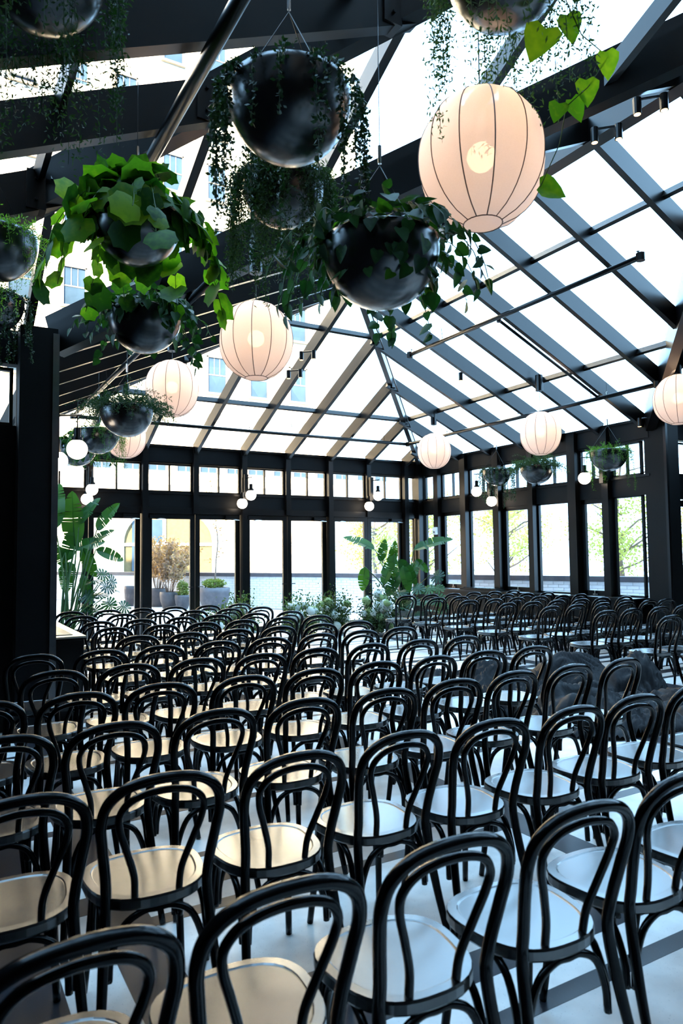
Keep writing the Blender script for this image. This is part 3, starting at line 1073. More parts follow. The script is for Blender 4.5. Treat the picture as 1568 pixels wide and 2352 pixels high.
def planter(label, px, py, depth, style, seed, top=None, zoff=0):
    rnd = random.Random(seed)
    c = at(px, py, depth) + Vector((0, 0, zoff))
    r = thing('hanging_planter', label, 'planter', tuple(c), group='dark bowl planters hanging from the roof')
    link('bowl', bowl_me, r)
    link('soil', soil_me, r)
    # suspension: three wires to a hook, one cable to the roof
    hk = Vector((0, 0, .42))
    zt = roof_z(c.x, c.y) + .005 - c.z
    for k in range(3):
        a = 2 * pi * k / 3 + .4
        link('wire', MB().tube([(BR * cos(a), BR * sin(a), .03), hk], .0022, 4).mesh('wire', 'wire'), r)
    cab = link('cable', MB().tube([hk, (0, 0, max(zt, .6))], .0025, 4).mesh('cable', 'wire'), r)
    link('turnbuckle', MB().tube([(0, 0, .43), (0, 0, .52)], .010, 6).mesh('turnbuckle', 'chrome'), cab)
    m = MB()

    def camdir():
        v = Vector((-c.x, -c.y, 0))
        return atan2(v.y, v.x)
    if style == 'string':
        strands(m, rnd, 46, .15, .80, .026, .012, r0=.98)
        mound(m, rnd, 50, .1, .022, .08)
        link('foliage', m.mesh('foliage', 'string'), r)['kind'] = 'stuff'
    elif style == 'fern':
        strands(m, rnd, 140, .25, .92, .036, .012, width=.25, jitter=.03)
        mound(m, rnd, 70, .1, .03, .20)
        link('foliage', m.mesh('foliage', 'fern'), r)['kind'] = 'stuff'
    elif style == 'fernup':
        mound(m, rnd, 260, .1, .036, .36)
        strands(m, rnd, 22, .1, .30, .026, .012, width=.22, jitter=.02)
        link('foliage', m.mesh('foliage', 'fern'), r)['kind'] = 'stuff'
    elif style == 'moss':
        strands(m, rnd, 70, .12, .40, .03, .012, width=.2, jitter=.02)
        strands(m, rnd, 14, .45, .72, .03, .012, width=.2, jitter=.02)
        mound(m, rnd, 80, .1, .03, .16)
        link('foliage', m.mesh('foliage', 'moss'), r)['kind'] = 'stuff'
    elif style == 'airy':
        strands(m, rnd, 62, .3, .95, .030, .012, width=.3, jitter=.035)
        mound(m, rnd, 40, .1, .03, .2)
        link('foliage', m.mesh('foliage', 'fern'), r)['kind'] = 'stuff'
    elif style in ('vine', 'ivy', 'darkivy'):
        lv = LV['lobed'] if style == 'vine' else LV['heart'] if style == 'darkivy' else LV['heart']
        size = .165 if style == 'vine' else .085
        nm_, nd = (105, 16) if style == 'vine' else (150, 24)
        ca = camdir()
        for k in range(nm_):
            a = rnd.uniform(0, 2 * pi)
            q = sqrt(rnd.random())
            h = (.40 if style == 'vine' else .26) * (1 - q * q * .85) * rnd.uniform(.3, 1) + (.0 if q > .8 else .02)
            p = Vector((cos(a) * q * BR * 1.12, sin(a) * q * BR * 1.12, h))
            o = Vector((cos(a), sin(a), 0)) * (q + .15)
            dv = o + Vector((0, 0, rnd.uniform(-.9, .35))) + rv(rnd, .4)
            leafobj(lv[0] if rnd.random() < .82 else lv[1], r, p, dv, o * .5 + Vector((0, 0, 1)) + rv(rnd, .4), size * rnd.uniform(.7, 1.25))
        for k in range(34 if style == 'vine' else 60):          # leaves lying over the rim and down the bowl
            a = rnd.uniform(0, 2 * pi)
            z = rnd.uniform(-.20, .10)
            rr = sqrt(max(.01, BR * BR - min(0, z) ** 2)) + rnd.uniform(.015, .05)
            o = Vector((cos(a), sin(a), 0))
            leafobj(lv[0] if rnd.random() < .8 else lv[1], r, o * rr + Vector((0, 0, z)), Vector((0, 0, -1)) + o * rnd.uniform(.1, .6) + rv(rnd, .5), o + Vector((0, 0, .5)) + rv(rnd, .35), size * rnd.uniform(.65, 1.2))
        st = MB()
        for k in range(nd):
            a = rnd.uniform(0, 2 * pi)
            L = rnd.uniform(.15, .85 if style == 'vine' else .55)
            p = Vector((cos(a), sin(a), 0)) * BR * .9 + Vector((0, 0, .06))
            d = Vector((cos(a), sin(a), .5)).normalized()
            pts = [p.copy()]
            t = 0
            nx = .04
            while t < L:
                hang = -1. if sqrt(p.x ** 2 + p.y ** 2) > BR + .02 else -.1
                d = (d * .75 + (Vector((cos(a) * .25, sin(a) * .25, hang)) + rv(rnd, .4)) * .25).normalized()
                p = p + d * .03
                t += .03
                pts.append(p.copy())
                if t > nx:
                    nx += size * rnd.uniform(.45, .8)
                    o = Vector((cos(a), sin(a), 0))
                    leafobj(lv[1] if (style == 'vine' and rnd.random() < .6) else lv[0], r, p, o * rnd.uniform(-.1, .8) + Vector((0, 0, -.8)) + rv(rnd, .6), o + rv(rnd, .5), size * rnd.uniform(.6, 1.15))
            st.tube(pts, .0028, 4)
        link('vine_stems', st.mesh('vine_stems', 'stem'), r)
    return r, c


def roof_z(x, y):
    """underside of the roof above a point of the plan"""
    dv = []
    main = min(min(x - XL, XR - x), YB - y)             # long nave
    bay = min(YC - y, y - YC2, x - XW, XE - x)          # cross bay
    return ZE + S * max(main, bay)


planter('dark bowl planter of feathery hanging fern cut by the top left corner', 95, -87, 3.14, 'airy', 1)
planter('large dark bowl with thin string strands, right of the slanting pipe at top', 665, 228, 3.25, 'string', 2)
planter('dark bowl overhung with drooping fern, just below the string plant bowl', 650, 425, 4.8, 'fern', 3)
planter('dark bowl of trailing dark ivy just left of the largest lantern', 875, 574, 3.42, 'darkivy', 4)
planter('dark bowl bursting with big bright lobed vine leaves', 315, 511, 4.69, 'vine', 5)
planter('dark bowl of small ivy leaves hanging just under the big vine planter', 332, 728, 5.55, 'ivy', 6)
planter('dark bowl with upright feathery fern below the small ivy planter', 291, 944, 7.7, 'fernup', 7)
planter('dark bowl of bright green drooping fern behind the globe lamp at left', 226, 994, 9.5, 'moss', 8)
planter('dark bowl of tiny black ivy half hidden behind the left globe lamp', 178, 1028, 10.8, 'darkivy', 9)
planter('mossy green dark bowl planter cut by the left edge', -8, 552, 5.05, 'moss', 10)
planter('lower dark bowl with hanging strands cut by the left edge', -22, 690, 6.3, 'string', 11)
pr, pcn = planter('dark bowl with wispy hanging fern cut by the top edge above the largest lantern', 1160, -85, 3.3, 'airy', 12)
planter('small dark bowl with thin string strands, leftmost of three by the right windows', 1141, 1083, 13.8, 'string', 13)
planter('small dark bowl with feathery fern, middle of three by the right windows', 1232, 1075, 12.3, 'fernup', 14)
planter('small dark bowl with bright green fern, rightmost of three by the right windows', 1397, 1040, 10.8, 'moss', 15)
# pothos vine trailing from the planter at the top edge
vp = [(1290, -20, 3.3), (1335, 80, 3.3), (1395, 130, 3.32), (1350, 200, 3.3), (1300, 245, 3.3), (1285, 330, 3.32), (1240, 430, 3.35)]
pts = [at(*q) - pcn for q in vp]
link('vine_stems', MB().tube(pts, .003, 4).mesh('vine_stems', 'stem'), pr)
for (x, y, d, ln, ax) in ((1255, 60, 3.25, .20, (-.5, .1, -1)), (1300, 30, 3.3, .14, (.4, 0, -1)), (1390, 115, 3.3, .13, (.3, .1, -1)), (1345, 180, 3.3, .13, (.1, 0, -1)),
                          (1285, 235, 3.3, .11, (-.3, 0, -.8)), (1310, 225, 3.32, .12, (.5, -.1, -.8)), (1235, 425, 3.35, .15, (1, -.5, -.35))):
    leafobj(LV['pothos'], pr, at(x, y, d) - pcn, ax, (-.5, -.8, .2), ln)

# ------------------------------------------------------------------ lanterns
LR, LH = .33, .345
NR = 12


def lantern_mesh():
    """twelve cloth gores between wire ribs, the cloth pulled slightly flat between them"""
    m = MB()
    nz, sub = 20, 4
    for i in range(nz + 1):
        t = -1 + 2 * i / nz
        z = t * LH * .985
        rr = LR * sqrt(max(0, 1 - (abs(t) * .955) ** 2.15))
        for k in range(NR * sub):
            f = (k % sub) / sub
            flat = 1 - .022 * sin(pi * f)
            a = 2 * pi * k / (NR * sub)
            m.v.append((rr * flat * cos(a), rr * flat * sin(a), z))
    n = NR * sub
    for i in range(nz):
        for k in range(n):
            k2 = (k + 1) % n
            m.f.append((i * n + k, i * n + k2, (i + 1) * n + k2, (i + 1) * n + k))
    return m


shade_me = lantern_mesh().mesh('shade', 'fabric', True)
RB = LR * sqrt(1 - .955 ** 2.15)
disc_me = MB().lathe([(.0005, -LH * .985), (RB, -LH * .985)], 32).mesh('base_disc', 'fabric', True)
rib_pts = []
for i in range(21):
    t = -1 + 2 * i / 20
    rib_pts.append((LR * sqrt(max(0, 1 - (abs(t) * .955) ** 2.15)) + .0008, 0, t * LH * .985))
rib_me = MB().tube(rib_pts, .0032, 4).mesh('rib', 'rib')
ring_me = MB().tube([(RB * cos(2 * pi * k / 24), RB * sin(2 * pi * k / 24), -LH * .985) for k in range(25)], .0035, 4).mesh('ring', 'rib')
bulb_me = MB().lathe([(.075 * sin(pi * k / 10) + .0004, -.075 * cos(pi * k / 10)) for k in range(11)], 16).mesh('bulb', 'bulb', True)


def lantern(label, c, canopy=True):
    r = thing('paper_lantern', label, 'lantern', tuple(c), group='round pleated cloth lanterns')
    sh = link('shade', shade_me, r)
    for k in range(NR):
        link('rib', rib_me, sh, rot=(0, 0, 2 * pi * k / NR))
    link('base_disc', disc_me, r)
    link('ring', ring_me, r)
    link('bulb', bulb_me, r, (0, 0, .02))
    zt = roof_z(c[0], c[1]) - c[2]
    link('cord', MB().tube([(0, 0, LH * .9), (0, 0, zt + .005)], .004, 5).mesh('cord', 'wire'), r)
    link('canopy', MB().tube([(0, 0, zt - .38), (0, 0, zt - .12)], .06, 10).mesh('canopy', 'steel'), r)
    ld = bpy.data.lights.new('lantern_light', 'POINT')
    ld.energy = 6.5
    ld.color = (1, .70, .45)
    ld.shadow_soft_size = .08
    lo = bpy.data.objects.new('lantern_light', ld)
    COL.objects.link(lo)
    lo.parent = r
    lo.location = (0, 0, .13)
    return r


for lb, c in (('largest cloth lantern at upper right with a glowing bulb', at(1105, 370, 3.72)),
              ('second largest cloth lantern, left of centre under the ferns', at(588, 783, 6.38)),
              ('cloth lantern left of and behind the second largest one', at(395, 893, 8.8)),
              ('cloth lantern mostly hidden behind the left fern planters', at(288, 1003, 11.4)),
              ('smallest cloth lantern near the far corner of the hall', at(997, 1036, 14.0)),
              ('cloth lantern hanging before the right window wall', at(1241, 996, 11.4)),
              ('cloth lantern cut by the right edge of the photo', at(1557, 918, 9.9))):
    lantern(lb, c)

# ------------------------------------------------------------------ globe wall lamps
GR = .105
globe_me = MB().lathe([(GR * sin(pi * k / 14) + .0004, -GR * cos(pi * k / 14)) for k in range(15)], 24).mesh('globe', 'globe', True)


def sconce(label, wall, g1, g2):
    """arm from wall point, globes hanging on stems at g1 and g2"""
    wall = Vector(wall)
    r = thing('globe_wall_lamp', label, 'lamp', tuple(wall), group='twin globe wall lamps')
    gs = [Vector(g) for g in (g1, g2) if g is not None]
    za = max(g.z for g in gs) + .36
    part('back_plate', MB().box(wall.x - .04, wall.x + .04, wall.y - .04, wall.y + .04, za - .45, za + .08), 'steel', r)
    far = max(gs, key=lambda g: (Vector((g.x, g.y, 0)) - Vector((wall.x, wall.y, 0))).length)
    dv = Vector((far.x - wall.x, far.y - wall.y, 0))
    part('arm', MB().tube([(wall.x, wall.y, za), (wall.x + dv.x * 1.2, wall.y + dv.y * 1.2, za)], .010, 6), 'steel', r)
    for g in gs:
        part('stem', MB().tube([(g.x, g.y, za), (g.x, g.y, g.z + GR)], .006, 5), 'steel', r)
        part('socket', MB().tube([(g.x, g.y, g.z + GR * .85), (g.x, g.y, g.z + GR + .02), (g.x, g.y, g.z + GR + .02), (g.x, g.y, g.z + GR + .12)], [.055, .055, .036, .036], 12), 'steel', r)
        link('globe', globe_me, r, g - wall)


sconce('twin globe lamp on the post left of centre in the end wall', (5.58, YB - .2, 2.7), (5.60, YB - .42, 2.82), (5.46, YB - .30, 2.655))
sconce('twin globe lamp on the last post of the end wall, above the right leafy plant', (8.62, YB - .2, 2.7), (8.66, YB - .42, 2.90), (8.50, YB - .30, 2.675))
sconce('twin globe lamp in the end wall above the left banana-like plant', (2.538, YB - .2, 2.7), (2.52, YB - .42, 2.82), (2.46, YB - .30, 2.655))
sconce('twin globe lamp on the right window wall behind the string plant bowl', (XR - .18, 11.0, 2.7), (XR - .44, 11.10, 2.86), (XR - .26, 10.86, 2.65))
sconce('globe lamp on the right window wall beside the bright fern bowl', (XR - .18, 8.17, 2.7), (XR - .44, 8.33, 2.86), None)
sconce('large looking twin globe lamp beside the left column', (1.12, 7.85, 2.7), at(177, 1032, 7.4), at(132, 1059, 7.5))

# ------------------------------------------------------------------ spot lights
def spot(label, p, pair=Vector((.075, -.075, 0))):
    p = Vector(p)
    r = thing('spot_lamp', label, 'spotlight', tuple(p), group='small black spotlights on the beams')
    for s in (-1, 1):
        q = p + pair * s
        a = part('arm', MB().tube([p + Vector((0, 0, .03)), q + Vector((0, 0, .03)), q], .012, 6), 'steel', r)
        h = part('head', MB().tube([q + Vector((0, 0, .04)), q + Vector((0, 0, -.10))], .036, 12), 'steel', r)
        part('lens', MB().tube([q + Vector((0, 0, -.1002)), q + Vector((0, 0, -.1012))], .028, 12), 'spotlens', h)


for lb, px, py, d in (('pair of spotlights on the big beam near the right edge', 1493, 232, 6.0),
                      ('pair of spotlights on the big beam above the right glass slope', 1392, 300, 6.6),
                      ('upper pair of spotlights on a tan rafter right of the lantern', 706, 812, 11.6),
                      ('lower pair of spotlights on a tan rafter right of the lantern', 676, 855, 12.0),
                      ('spotlight pair at the top of the right column', 1484, 965, 11.4),
                      ('spotlight pair on a blue rafter under the upper pipe', 1072, 860, 12.2)):
    spot(lb, at(px, py, d))

# ------------------------------------------------------------------ sprinkler pipes
def pipe(label, pts, rad, hangers, heads):
    r = thing('sprinkler_pipe', label, 'pipe', tuple(pts[0]), group='black pipes under the roof')
    for a, b in zip(pts[:-1], pts[1:]):
        part('pipe', MB().tube([a, b], rad, 10), 'steel', r, True)
    for p in pts:
        part('coupling', MB().tube([Vector(p) - Vector((0, 0, rad * 1.3)), Vector(p) + Vector((0, 0, rad * 1.3))], rad * 1.5, 8), 'steel', r)
    for p in hangers:
        p = Vector(p)
        part('hanger', MB().tube([p - Vector((0, 0, rad)), p + Vector((.02, 0, .05)), (p.x, p.y, roof_z(p.x, p.y) - .1)], .005, 5), 'steel', r)
    for p in heads:
        p = Vector(p)
        part('sprinkler_head', MB().tube([p, p + Vector((0, 0, .07)), p + Vector((0, 0, .075)), p + Vector((0, 0, .08))], [.008, .008, .02, .02], 8), 'chrome', r)


zp = 4.0
pipe('long black pipe loop under the lower roof purlins', [(2.08, 5.6, zp), (2.08, 12.56, zp), (9.04, 12.56, zp), (9.04, 6.4, zp)], .034,
     [(2.08, 7.2, zp), (2.08, 10, zp), (4, 12.56, zp), (6.2, 12.56, zp), (8.4, 12.56, zp), (9.04, 10.2, zp), (9.04, 7.6, zp)],
     [(3, 12.56, zp), (5.3, 12.56, zp), (7.6, 12.56, zp), (9.04, 11.2, zp), (9.04, 9.2, zp), (9.04, 7.3, zp)])
pipe('short black pipe high under the right glass slope', [(6.95, 9.55, 4.95), (6.95, 5.07, 4.95)], .034, [(6.95, 8.7, 4.95), (6.95, 5.5, 4.95)], [(6.95, 9.5, 4.95), (6.95, 5.1, 4.95)])
pipe('thin black pipe running down between two blue rafters', [(7.0, 7.45, 4.93), (9.04, 7.45, 4.02)], .022, [(7.3, 7.45, 4.8)], [])
pipe('thick black pipe slanting out of the top edge past the string bowl', [(1.325, 1.2, 4.45), (1.325, 5.6, 4.45)], .045, [], [])

# ------------------------------------------------------------------ bentwood chairs
def spline(pts, n):
    """Catmull-Rom through pts"""
    P = [Vector(p) for p in pts]
    P = [P[0] * 2 - P[1]] + P + [P[-1] * 2 - P[-2]]
    out = []
    for i in range(1, len(P) - 2):
        for k in range(n):
            t = k / n
            a, b, c, d = P[i - 1], P[i], P[i + 1], P[i + 2]
            out.append(.5 * ((2 * b) + (c - a) * t + (2 * a - 5 * b + 4 * c - d) * t * t + (3 * b - a - 3 * c + d) * t ** 3))
    out.append(P[-2])
    return out


half = [(.205, -.300, .0), (.186, -.235, .22), (.170, -.190, .44), (.172, -.200, .54), (.188, -.228, .66), (.196, -.252, .745), (.176, -.272, .815), (.110, -.288, .862)]
full = half + [(0, -.293, .876)] + [(-x, y, z) for x, y, z in reversed(half)]
hp = spline(full, 5)
hr = [.0135 + .0045 * min(1, p.z / .3) for p in hp]
half2 = [(.074, -.178, .462), (.080, -.192, .54), (.108, -.216, .63), (.136, -.238, .715), (.136, -.256, .772), (.092, -.270, .816)]
full2 = half2 + [(0, -.275, .832)] + [(-x, y, z) for x, y, z in reversed(half2)]


def seat_outline(sc=1.):
    pts = []
    for k in range(40):
        a = 2 * pi * k / 40
        x, y = cos(a), sin(a)
        r = 1 / ((abs(x) ** 2.7 + abs(y) ** 2.7) ** (1 / 2.7))
        yy = y * r
        xx = x * r * (1.0 + .11 * yy)
        pts.append((xx * .208 * sc, yy * .205 * sc))
    return pts


sm = MB()
lev = [(.985, .430), (1.0, .436), (1.0, .460), (.985, .468), (.86, .4690), (.845, .4665), (.83, .4655), (.45, .4650), (.02, .4648)]
for s_, z in lev:
    sm.v += [(x, y, z) for x, y in seat_outline(s_)]
for i in range(len(lev) - 1):
    for k in range(40):
        k2 = (k + 1) % 40
        sm.f.append((i * 40 + k, i * 40 + k2, (i + 1) * 40 + k2, (i + 1) * 40 + k))
sm.f.append(tuple(range(39, -1, -1)))
sm.f.append(tuple((len(lev) - 1) * 40 + k for k in range(40)))
seat_me = sm.mesh('seat', 'seat', True)
for pl_ in seat_me.polygons:
    pl_.use_smooth = False
CH = {'seat': seat_me,
      'back_hoop': MB().tube(hp, hr, 10).mesh('back_hoop', 'chair', True),
      'inner_hoop': MB().tube(spline(full2, 5), .0125, 8).mesh('inner_hoop', 'chair', True)}
for sd in (-1, 1):
    CH['leg%d' % sd] = MB().tube(spline([(sd * .150, .130, .432), (sd * .156, .140, .38), (sd * .166, .158, .22), (sd * .182, .185, 0)], 4),
                                 [.019 - .0055 * i / 12 for i in range(13)], 10).mesh('leg', 'chair', True)


def brace(p, q, lift=.0):
    p, q = Vector(p), Vector(q)
    m = (p + q) / 2
    dn = Vector((0, 0, -.20))
    pts = [p.lerp(m, .10) + dn, p.lerp(m, .14) + dn * .62, p.lerp(m, .36) + dn * .18, p.lerp(m, .72), m,
           q.lerp(m, .72), q.lerp(m, .36) + dn * .18, q.lerp(m, .14) + dn * .62, q.lerp(m, .10) + dn]
    return MB().tube(spline(pts, 4), .0125, 7).mesh('brace', 'chair', True)


zb = .420
fl_, fr_, bl_, br_ = (-.160, .148, zb), (.160, .148, zb), (-.176, -.190, zb), (.176, -.190, zb)
CH['brace0'] = brace(fl_, fr_)
CH['brace1'] = brace(fl_, bl_)
CH['brace2'] = brace(fr_, br_)
CH['brace3'] = brace(bl_, br_)
NCH = [0]


def chair(label, x, y, rz, group):
    o = link('bentwood_chair', None, None, (x, y, .0025), (0, 0, rz))
    o['label'] = label
    o['category'] = 'chair'
    o['group'] = group
    for nm, me in CH.items():
        link(''.join(ch for ch in nm if not ch.isdigit() and ch != '-'), me, o)
    NCH[0] += 1


cr = random.Random(11)
rowsL = [1.425, 2.33, 3.17, 3.96, 4.79, 5.68, 6.48, 7.40, 8.20, 9.10, 9.93]
colsL = [.255, .70, 1.17, 1.645, 2.12, 2.595, 3.055, 3.53, 4.0]
for j, y in enumerate(rowsL):
    cols = [x for x in colsL if not (x < .3 and j > 3) and not (x < .9 and j > 5) and not (x < 1.3 and j > 5)]
    for i, x in enumerate(cols):
        chair('black bentwood chair, %s row from the camera, %s from the left, left of the aisle' % (ORD[j + 1], ORD[i + 1]),
              x + cr.uniform(-.01, .01), y + .293 + cr.uniform(-.025, .025), cr.gauss(0, .03), 'bentwood chairs left of the aisle')
rowsR = [4.95, 5.83, 6.70, 7.50, 8.35, 9.13, 9.95]
colsR = [7.10, 7.60, 8.10, 8.60, 9.08, 9.55]
for j, y in enumerate(rowsR):
    for i, x in enumerate(colsR):
        chair('black bentwood chair, %s row from the camera, %s from the aisle, right of the aisle' % (ORD[j + 1], ORD[i + 1]),
              x + cr.uniform(-.012, .012), y + .293 + cr.uniform(-.03, .03), cr.gauss(0, .04), 'bentwood chairs right of the aisle')

# ------------------------------------------------------------------ black cloths left in the aisle
def cloth(label, x0, x1, y0, y1, bumps, seed, loc):
    m = MB()
    nx, ny = int((x1 - x0) / .022), int((y1 - y0) / .022)
    idx = {}

    def hgt(x, y):
        w1 = Vector((x * 1.3 + seed, y * 1.3, 2.))
        wx = x + .22 * mnoise.noise(w1)
        wy = y + .22 * mnoise.noise(w1 + Vector((7, 3, 1)))
        h = 0
        for (bx, by, br, bh) in bumps:
            d = ((wx - bx) ** 2 + (wy - by) ** 2) / (br * br)
            h = max(h, bh * max(0, 1 - d) ** .5)
        if h <= 0:
            return -1
        p = Vector((wx * 2.3 + seed, wy * 2.3, seed))
        th = 2.2 * mnoise.noise(p * .45)
        q = wx * cos(th) + wy * sin(th)
        q2 = wx * cos(th + 1.3) + wy * sin(th + 1.3)
        f1 = sin(10 * q + 5 * mnoise.noise(p * .9))
        f2 = sin(16 * q2 + 6 * mnoise.noise(p * 1.2 + Vector((9, 0, 0))))
        a1 = .5 + .5 * mnoise.noise(p * .7 + Vector((0, 5, 0)))
        f = min(1, h * 4)
        return h * (.72 + .55 * mnoise.noise(p * .9)) + f * (.06 * a1 * f1 * abs(f1) + .03 * (1 - a1) * f2 + .004 * mnoise.noise(p * 4))
    for i in range(nx + 1):
        for j in range(ny + 1):
            x, y = x0 + (x1 - x0) * i / nx, y0 + (y1 - y0) * j / ny
            h = hgt(x, y)
            if h >= 0:
                idx[(i, j)] = len(m.v)
                m.v.append((x, y, max(.008, h)))
    for (i, j) in list(idx):
        q = [(i, j), (i + 1, j), (i + 1, j + 1), (i, j + 1)]
        if all(t in idx for t in q):
            m.f.append(tuple(idx[t] for t in q))
    o = link('heap_of_cloth', m.mesh('heap_of_cloth', 'cloth', True, loc), None, loc)
    o['label'] = label
    o['category'] = 'cloth'


cloth('big heap of crumpled black cloth lying in the aisle', 4.4, 7.0, 3.6, 7.6,
      [(6.0, 5.5, .58, .52), (6.34, 4.9, .38, .58), (5.55, 6.2, .68, .40), (5.5, 4.75, .70, .42), (5.15, 5.45, .5, .34), (6.2, 4.3, .6, .32), (5.35, 6.85, .5, .22), (5.1, 4.4, .35, .16)], 3.3, (5.6, 5.2, .003))

# ------------------------------------------------------------------ cabinet, sill things
cb = thing('heater_cabinet', 'low black cabinet with pale metal grille top beside the left column', 'cabinet', (1.22, 8.4, 0))
part('body', MB().box(1.08, 1.36, 7.46, 9.45, .04, .805), 'panel', cb)
part('plinth', MB().box(1.10, 1.34, 7.48, 9.43, 0, .04), 'panel', cb)
part('top', MB().box(1.075, 1.38, 7.44, 9.47, .805, .822), 'alu', cb)
gr = part('grille', MB().box(1.12, 1.28, 7.60, 9.3, .822, .825), 'steel', cb)
for k in range(33):
    part('slat', MB().box(1.125, 1.275, 7.61 + .051 * k, 7.635 + .051 * k, .825, .830), 'alu', gr)
part('door_panel', MB().box(1.10, 1.34, 7.448, 7.46, .10, .78), 'steel', cb)
tr = thing('floor_mat_roll', 'flat black ribbed tray lying on the right window sill', 'tray', (9.95, 11.3, .836))
part('tray', MB().box(9.82, 10.06, 10.75, 11.85, .836, .87), 'panel', tr)
for k in range(10):
    part('rib', MB().box(9.84, 10.04, 10.80 + .105 * k, 10.85 + .105 * k, .87, .882), 'steel', tr)
sw_ = thing('wall_switch_box', 'small white switch box on the corner post by the right wall', 'switch', (XR - .14, 12.86, 2.0))
part('box', MB().box(XR - .2, XR - .14, 12.79, 12.91, 2.03, 2.20), 'white', sw_)
part('dial', MB().tube([(XR - .2, 12.85, 2.09), (XR - .215, 12.85, 2.09)], .02, 10), 'pot', sw_)

# ------------------------------------------------------------------ tall leafy plants
PAD = [leaf_paddle('leaf', 'strel', 1., .34, s, .32, 4) for s in range(4)]
MON = [leaf_monstera('leaf', 'monst', 1., 0), leaf_monstera('leaf', 'strel', 1., 1)]


def bigplant(label, base, leaves, mons, potr, seed):
    """leaves: (tip pixel x, y, root pixel x, y, depth, which mesh)"""
    base = Vector(base)
    r = thing('bird_of_paradise_plant', label, 'plant', tuple(base))
    part('pot', MB().lathe([(.001, 0), (potr * .78, 0), (potr, .38), (potr, .42), (potr * .93, .42), (potr * .9, .36), (.001, .36)], 28, tuple(base)), 'ipot', r, True)
    rnd = random.Random(seed)
    for (tx, ty, rx_, ry_, d, k) in leaves:
        a, b = at(rx_, ry_, d), at(tx, ty, d + rnd.uniform(-.25, .25))
        ln = (b - a).length
        o = leafobj(PAD[k % 4], r, a - base, b - a + Vector((0, 0, .12 * ln)), Vector((-.4, -.8, .6)) + rv(rnd, .35), ln * 1.02)
        o.scale = (o.scale[0] * rnd.uniform(.9, 1.25) * (1 if ln > .7 else 1.15), o.scale[1], o.scale[2])
        s0 = base + Vector((rnd.uniform(-.1, .1), rnd.uniform(-.1, .1), .36))
        md = s0.lerp(a, .55) + Vector((0, 0, .12 * (a - s0).length)) * .5
        part('stalk', MB().tube(spline([s0, md, a], 4), [.016 - .0008 * i for i in range(9)], 6), 'stem', r, True)
    for (tx, ty, d, sc) in mons:
        p = at(tx, ty, d)
        dv = Vector((p.x - base.x, p.y - base.y, 0)) + Vector((0, 0, -.25)) + rv(rnd, .35)
        leafobj(MON[0 if rnd.random() < .75 else 1], r, p - base, dv, Vector((-.45, -.7, .8)) + rv(rnd, .5), sc)
        s0 = base + Vector((rnd.uniform(-.1, .1), rnd.uniform(-.1, .1), .36))
        part('stalk', MB().tube(spline([s0, s0.lerp(p, .5) + Vector((0, 0, .12)), p - dv.normalized() * sc * .3], 4), .008, 5), 'stem', r, True)
    return r


DL = 12.0
bigplant('tall broad-leaved tropical plant beside the left column', (1.95, 12.2, 0),
         [(160, 1128, 172, 1255, DL, 0), (130, 1105, 128, 1215, DL - .2, 1), (225, 1140, 182, 1205, DL, 2), (268, 1160, 222, 1218, DL + .1, 3), (262, 1215, 205, 1250, DL, 1),
          (285, 1292, 220, 1262, DL, 0), (215, 1330, 190, 1258, DL, 2), (130, 1330, 150, 1270, DL - .2, 3), (180, 1200, 150, 1290, DL, 1), (240, 1245, 170, 1260, DL + .2, 0),
          (120, 1250, 150, 1300, DL, 2), (150, 1360, 160, 1290, DL, 3), (205, 1390, 190, 1320, DL - .1, 0)],
         [(205, 1335, DL - .2, .26), (235, 1345, DL - .2, .26), (255, 1350, DL - .1, .22), (190, 1365, DL - .3, .28), (222, 1370, DL - .3, .26), (250, 1330, DL, .24), (215, 1395, DL - .4, .26),
          (185, 1395, DL - .4, .26), (245, 1380, DL - .3, .24), (275, 1390, DL - .3, .22), (165, 1400, DL - .4, .28), (225, 1318, DL, .24)], .28, 3)
DR = 14.6
bigplant('tall broad-leaved tropical plant in the far right corner', tuple(floor_at(925, 1447)),
         [(788, 1231, 860, 1262, DR, 0), (1042, 1236, 950, 1263, DR, 1), (888, 1238, 872, 1290, DR, 2), (912, 1246, 895, 1300, DR, 3), (905, 1262, 880, 1345, DR, 0), (925, 1300, 890, 1370, DR, 1),
          (955, 1345, 915, 1285, DR - .2, 2), (832, 1362, 838, 1302, DR, 3), (960, 1285, 930, 1350, DR, 0), (985, 1320, 955, 1285, DR, 1), (870, 1275, 880, 1300, DR, 2), (900, 1330, 905, 1275, DR - .3, 3), (940, 1360, 925, 1300, DR - .3, 0)],
         [(920, 1355, DR - .4, .30), (950, 1345, DR - .3, .30), (975, 1350, DR - .3, .28), (1000, 1345, DR - .2, .26), (995, 1322, DR - .1, .28), (940, 1378, DR - .5, .3), (968, 1380, DR - .5, .3),
          (1000, 1372, DR - .4, .28), (925, 1395, DR - .6, .26), (985, 1400, DR - .6, .28), (955, 1405, DR - .6, .26), (1010, 1395, DR - .5, .24)], .26, 5)

# ------------------------------------------------------------------ flower arrangements on the floor
def bloom_mesh(nm, mat, seed):
    bm = bmesh.new()
    bmesh.ops.create_icosphere(bm, subdivisions=2, radius=1)
    for v in bm.verts:
        n_ = mnoise.noise(v.co * 3.1 + Vector((seed, 0, 0)))
        v.co *= 1 + .22 * n_
        v.co.z *= .8
    me = bpy.data.meshes.new(nm)
    bm.to_mesh(me)
    bm.free()
    me.materials.append(M[mat])
    return me


BL = [bloom_mesh('flower', 'petal', 1), bloom_mesh('flower', 'petal', 2), bloom_mesh('flower', 'gpetal', 3)]


